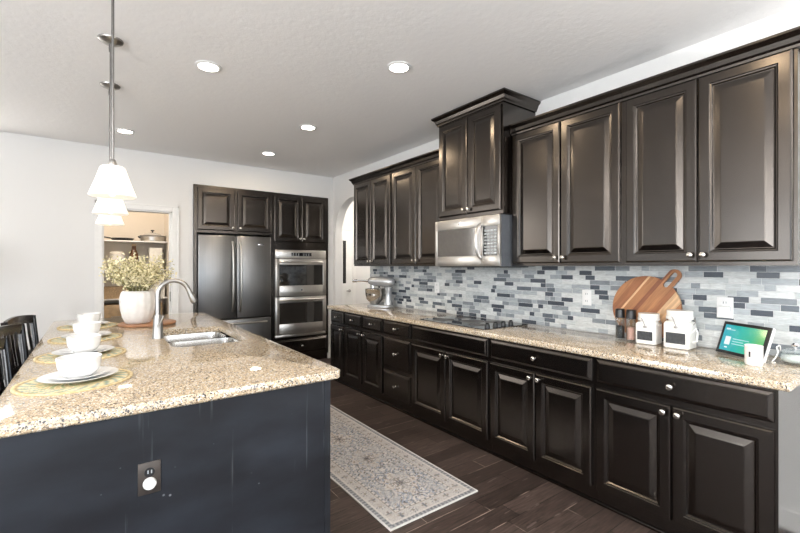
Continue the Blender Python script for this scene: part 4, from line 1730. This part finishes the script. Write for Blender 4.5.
# wall outlets and the plugged adapter
def wall_plate(label, y, z, w, h, adapter=False):
    t = thing('wall_outlet', label, 'outlet', (WX - .0085, y, z), R90, 'white outlets on the tile')
    b = MB(); b.box(-w / 2, w / 2, -.006, -.0002, -h / 2, h / 2, .002); b.build('plate', M['white_plastic'], t)
    for s in (-1, 1):
        b = MB(); b.box(-.016, .016, -.0085, -.0062, s * h * .23 - .016, s * h * .23 + .016, .003); rc = b.build('receptacle', M['white_plastic'], t)
        b = MB(); b.box(-.008, -.005, -.0093, -.0086, s * h * .23 - .004, s * h * .23 + .008); b.box(.005, .008, -.0093, -.0086, s * h * .23 - .004, s * h * .23 + .008); b.build('slots', M['grey_plastic'], rc, 0)
    if adapter:
        b = MB(); b.box(-.030, .030, -.040, -.0096, -h * .46, .010, .005); b.build('plug_adapter', M['white_plastic'], t)


wall_plate('white wall outlet with a plugged adapter above the smart display', .842, 1.160, .080, .122, True)
wall_plate('white wall outlet on the tiles left of the cutting board', 1.688, 1.168, .072, .115)
wall_plate('white wall outlet on the tiles near the far end, below the microwave side', 3.372, 1.174, .072, .115)

# stand mixer
mx = thing('stand_mixer', 'silver stand mixer with a steel bowl at the far end of the counter', 'mixer', (2.785, 4.165, .9143), math.radians(122))
# local +x is the way the mixer head points
b = MB(); b.loops([[(x, y, z) for x, y in rounded_rect(-.15 + i, .17 - i, -.105 + i, .105 - i, .08, 6)] for i, z in ((.004, 0), (0, .005), (0, .022), (.012, .032))]); b.build('base', M['mixer'], mx)
b = MB(); b.loops([[(x - k, y, z) for x, y in rounded_rect(-.14 + i, -.04 - i * 1.2, -.055 + i * .6, .055 - i * .6, .03, 5)] for i, z, k in ((0, .033, 0), (.012, .09, 0), (.016, .18, 0), (.004, .245, 0))]); b.build('column', M['mixer'], mx)
b = MB()
rings = []
for x, r, dz in ((-.165, .012, 0), (-.160, .038, 0), (-.13, .058, 0), (-.05, .066, .0), (.06, .062, .002), (.13, .052, .004), (.165, .036, .006), (.172, .012, .006)):
    rings.append([(x, r * math.cos(2 * PI * k / 20), .305 + dz + r * .95 * math.sin(2 * PI * k / 20)) for k in range(20)])
b.loops(rings); hd = b.build('head', M['mixer'], mx, 60)
b = MB(); b.tube([(.11, 0, .252), (.11, 0, .20)], .012, 12); b.build('shaft', M['chrome'], mx)
b = MB(); b.lathe([(0, .033), (.045, .033), (.050, .040), (.062, .055), (.103, .095), (.117, .150), (.121, .212), (.125, .214), (.123, .217), (.117, .212), (.113, .150), (.097, .095), (0, .06)], (.085, 0, 0), 36); b.build('bowl', M['sink_steel'], mx, 60)
b = MB(); b.tube([(.1725, 0, .311), (.20, 0, .311)], .018, 14); b.tube([(.20, 0, .311), (.335, 0, .311)], .013, 12); b.tube([(.335, 0, .311), (.385, 0, .311)], .021, 14); b.build('attachment', M['chrome'], mx)

# ------------------------------------------------------------------ pantry shelves and what stands on them
def shelf(label, z, d=.36):
    b = MB(); b.box(-.298, .858, 7.128 - d, 7.128, z - .018, z, .002)
    o = b.build('pantry_shelf', M['trim'])
    tag(o, label, 'shelf', 'pantry shelves')
shelf('white pantry shelf at eye height holding the pans', 1.755)
shelf('white pantry shelf behind the bouquet, below the pan shelf', 1.36)
shelf('white pantry shelf low behind the vase with the wicker basket', .965)
# frying pan
fp = thing('frying_pan', 'flat black frying pan on the upper pantry shelf', 'pan', (.33, 6.97, 1.7555))
b = MB(); b.lathe([(0, 0), (.105, 0), (.125, .012), (.138, .036), (.140, .038), (.135, .037), (.120, .014), (0, .006)], seg=32); b.build('body', M['black_plastic'], fp)
b = MB(); b.tube([(-.135, 0, .034), (-.20, -.01, .045), (-.30, -.02, .050)], .010, 8); b.build('handle', M['black_plastic'], fp)
# lidded pan
pn = thing('covered_pan', 'steel pan with a glass lid and black rim handles on the upper pantry shelf', 'pan', (.690, 6.95, 1.7555))
b = MB(); b.lathe([(0, 0), (.130, 0), (.145, .010), (.150, .060), (.152, .062), (.146, .060), (.14, .012), (0, .006)], seg=32); b.build('body', M['steel'], pn)
b = MB(); b.lathe([(.151, .063), (.150, .068), (.135, .085), (.09, .115), (.03, .132), (0, .134)], seg=32); b.lathe([(.146, .0635), (.156, .0635), (.156, .074), (.146, .074)], seg=32); ld = b.build('lid', M['pot_glass'], pn)
b = MB(); b.lathe([(0, .134), (.010, .134), (.010, .150), (.024, .156), (.024, .168), (0, .172)], seg=16); b.build('knob', M['black_plastic'], ld)
b = MB(); b.tube([(-.150, .02, .050), (-.172, .025, .066), (-.174, -.02, .068), (-.150, -.025, .050)], .008, 8); b.build('handle', M['black_plastic'], pn)
b = MB(); pts = [(.157 * math.cos(a), .157 * math.sin(a), .078) for a in [2 * PI * i / 40 for i in range(40)]]; b.tube(pts, .006, 6, closed=True); b.build('rim', M['black_plastic'], pn)
# bottle, boxes, jar, basket
bt = thing('brown_bottle', 'brown bottle with a wide neck on the middle pantry shelf', 'bottle', (.46, 6.90, 1.3605))
b = MB(); b.lathe([(0, 0), (.050, 0), (.055, .006), (.055, .20), (.040, .25), (.026, .28), (.026, .325), (0, .326)], seg=24); b.build('body', M['amber'], bt)
b = MB(); b.lathe([(0, .3265), (.029, .3265), (.029, .352), (0, .354)], seg=18); b.build('cap', M['tan_wood'], bt)
bx = MB(); bx.box(.64, .80, 6.84, 7.08, 1.3605, 1.665, .004); tag(bx.build('carton', M['box_white']), 'tall white carton at the right end of the middle pantry shelf', 'box')
jr = thing('storage_jar', 'white canister with a dark rim on the middle pantry shelf left of the bottle', 'jar', (.265, 6.90, 1.3605))
b = MB(); b.lathe([(0, 0), (.085, 0), (.092, .008), (.095, .16), (.088, .20), (0, .20)], seg=28); b.build('body', M['stoneware'], jr)
b = MB(); b.lathe([(0, .2005), (.091, .2005), (.091, .222), (.06, .245), (0, .25)], seg=28); b.build('lid', M['box_white'], jr)
bk = thing('wicker_basket', 'tan wicker basket on the low pantry shelf', 'basket', (.23, 6.93, .9655))
b = MB(); b.loops([[(x, y, z) for x, y in rounded_rect(-.17 + i, .17 - i, -.13 + i, .13 - i, .03, 4)] for i, z in ((.02, 0), (.005, .04), (0, .15), (-.004, .16), (.010, .16), (.015, .02))]); b.build('body', M['basket'], bk)
b = MB(); b.loops([[(x, y, z) for x, y in rounded_rect(-.15, .15, -.11, .11, .03, 4)] for z in (.021, .13)]); b.build('contents', M['amber'], bk)
cr = MB(); cr.box(.56, .83, 6.82, 7.10, .9655, 1.20, .004); tag(cr.build('carton', M['box_white']), 'wide white carton on the low pantry shelf', 'box')
pc = thing('pantry_chest', 'tan wooden chest of drawers on the pantry floor below the shelves', 'chest', (-.05, 6.76, 0))
b = MB(); b.box(-.22, .84, .0, .36, 0, .885, .004); b.build('body', M['tan_wood'], pc)
for i in range(3):
    b = MB(); b.box(-.20, .82, -.016, -.001, .05 + .275 * i, .31 + .275 * i, .004); d = b.build('drawer', M['tan_wood'], pc)
    b = MB(); b.tube([(.25, -.017, .18 + .275 * i), (.25, -.035, .18 + .275 * i), (.37, -.035, .18 + .275 * i), (.37, -.017, .18 + .275 * i)], .006, 8); b.build('handle', M['faucet'], d)
point_light('pantry_glow', (.28, 6.08, 2.30), 14, (1.0, .88, .74), .14)

# ------------------------------------------------------------------ hall door
hd = thing('door_1', 'white hallway door with a narrow dark pane seen through the arch', 'door', (3.115, 6.605, 0))
hd['kind'] = 'structure'
b = MB(); b.box(0, .655, -.020, .013, .01, 2.045, .003); leaf_ = b.build('door_leaf', M['door_white'], hd)
b = MB(); b.box(.462, .525, -.0225, -.0205, 1.10, 1.86, .0005); b.build('pane', M['black_glass'], leaf_, 0)
b = MB(); b.lathe([(0, 0), (.026, 0), (.026, .006), (.010, .010), (.010, .04), (0, .041)], seg=18, M4=Matrix.Translation((.595, -.0205, .965)) @ Matrix.Rotation(PI / 2, 4, 'X')); b.tube([(.595, -.058, .965), (.52, -.060, .965)], .009, 8); b.build('door_handle', M['faucet'], leaf_)
point_light('hall_glow', (3.9, 5.3, 2.5), 38, (1.0, .93, .84), .12)

# lamp standing out of frame that warms the left of the back wall
fl = thing('floor_lamp', 'floor lamp with a pale drum shade by the back wall', 'lamp', (-1.12, 5.40, 0))
b = MB(); b.lathe([(0, 0), (.14, 0), (.14, .015), (.02, .03), (0, .031)], seg=28); b.build('base', M['black_plastic'], fl)
b = MB(); b.tube([(0, 0, .03), (0, 0, 1.36)], .011, 10); b.build('pole', M['black_plastic'], fl)
b = MB(); b.lathe([(.19, 1.34), (.17, 1.62), (.168, 1.62), (.188, 1.34)], seg=36); b.build('lamp_shade', M['stoneware'], fl)
point_light('floor_lamp_glow', (-1.12, 5.40, 1.48), 1.2, WARM, .05)


def added_torchiere(label, x, y, power):  # unseen uplight, added to brighten ceiling and walls
    t = thing('added_uplight', label, 'lamp', (x, y, 0))
    b = MB(); b.lathe([(0, 0), (.15, 0), (.15, .02), (.02, .035), (0, .036)], seg=28); b.build('base', M['black_plastic'], t)
    b = MB(); b.tube([(0, 0, .036), (0, 0, 1.70)], .013, 10); b.build('pole', M['black_plastic'], t)
    b = MB(); b.lathe([(0, 1.70), (.06, 1.71), (.15, 1.76), (.20, 1.82), (.192, 1.82), (.145, 1.77), (.06, 1.725), (0, 1.72)], seg=36); b.build('lamp_shade', M['stoneware'], t)
    area_light('uplight_glow', (x, y, 1.80), (PI, 0, 0), .26, .26, power, (1.0, .97, .935), 'DISK')


added_torchiere('added unseen ceiling uplight in front of the left wall window', -2.3, 0.4, 135)
added_torchiere('added unseen ceiling uplight by the corner behind the camera on the window side', -2.6, -2.0, 130)
added_torchiere('added unseen ceiling uplight by the wall behind the camera on the counter side', 2.1, -1.5, 105)
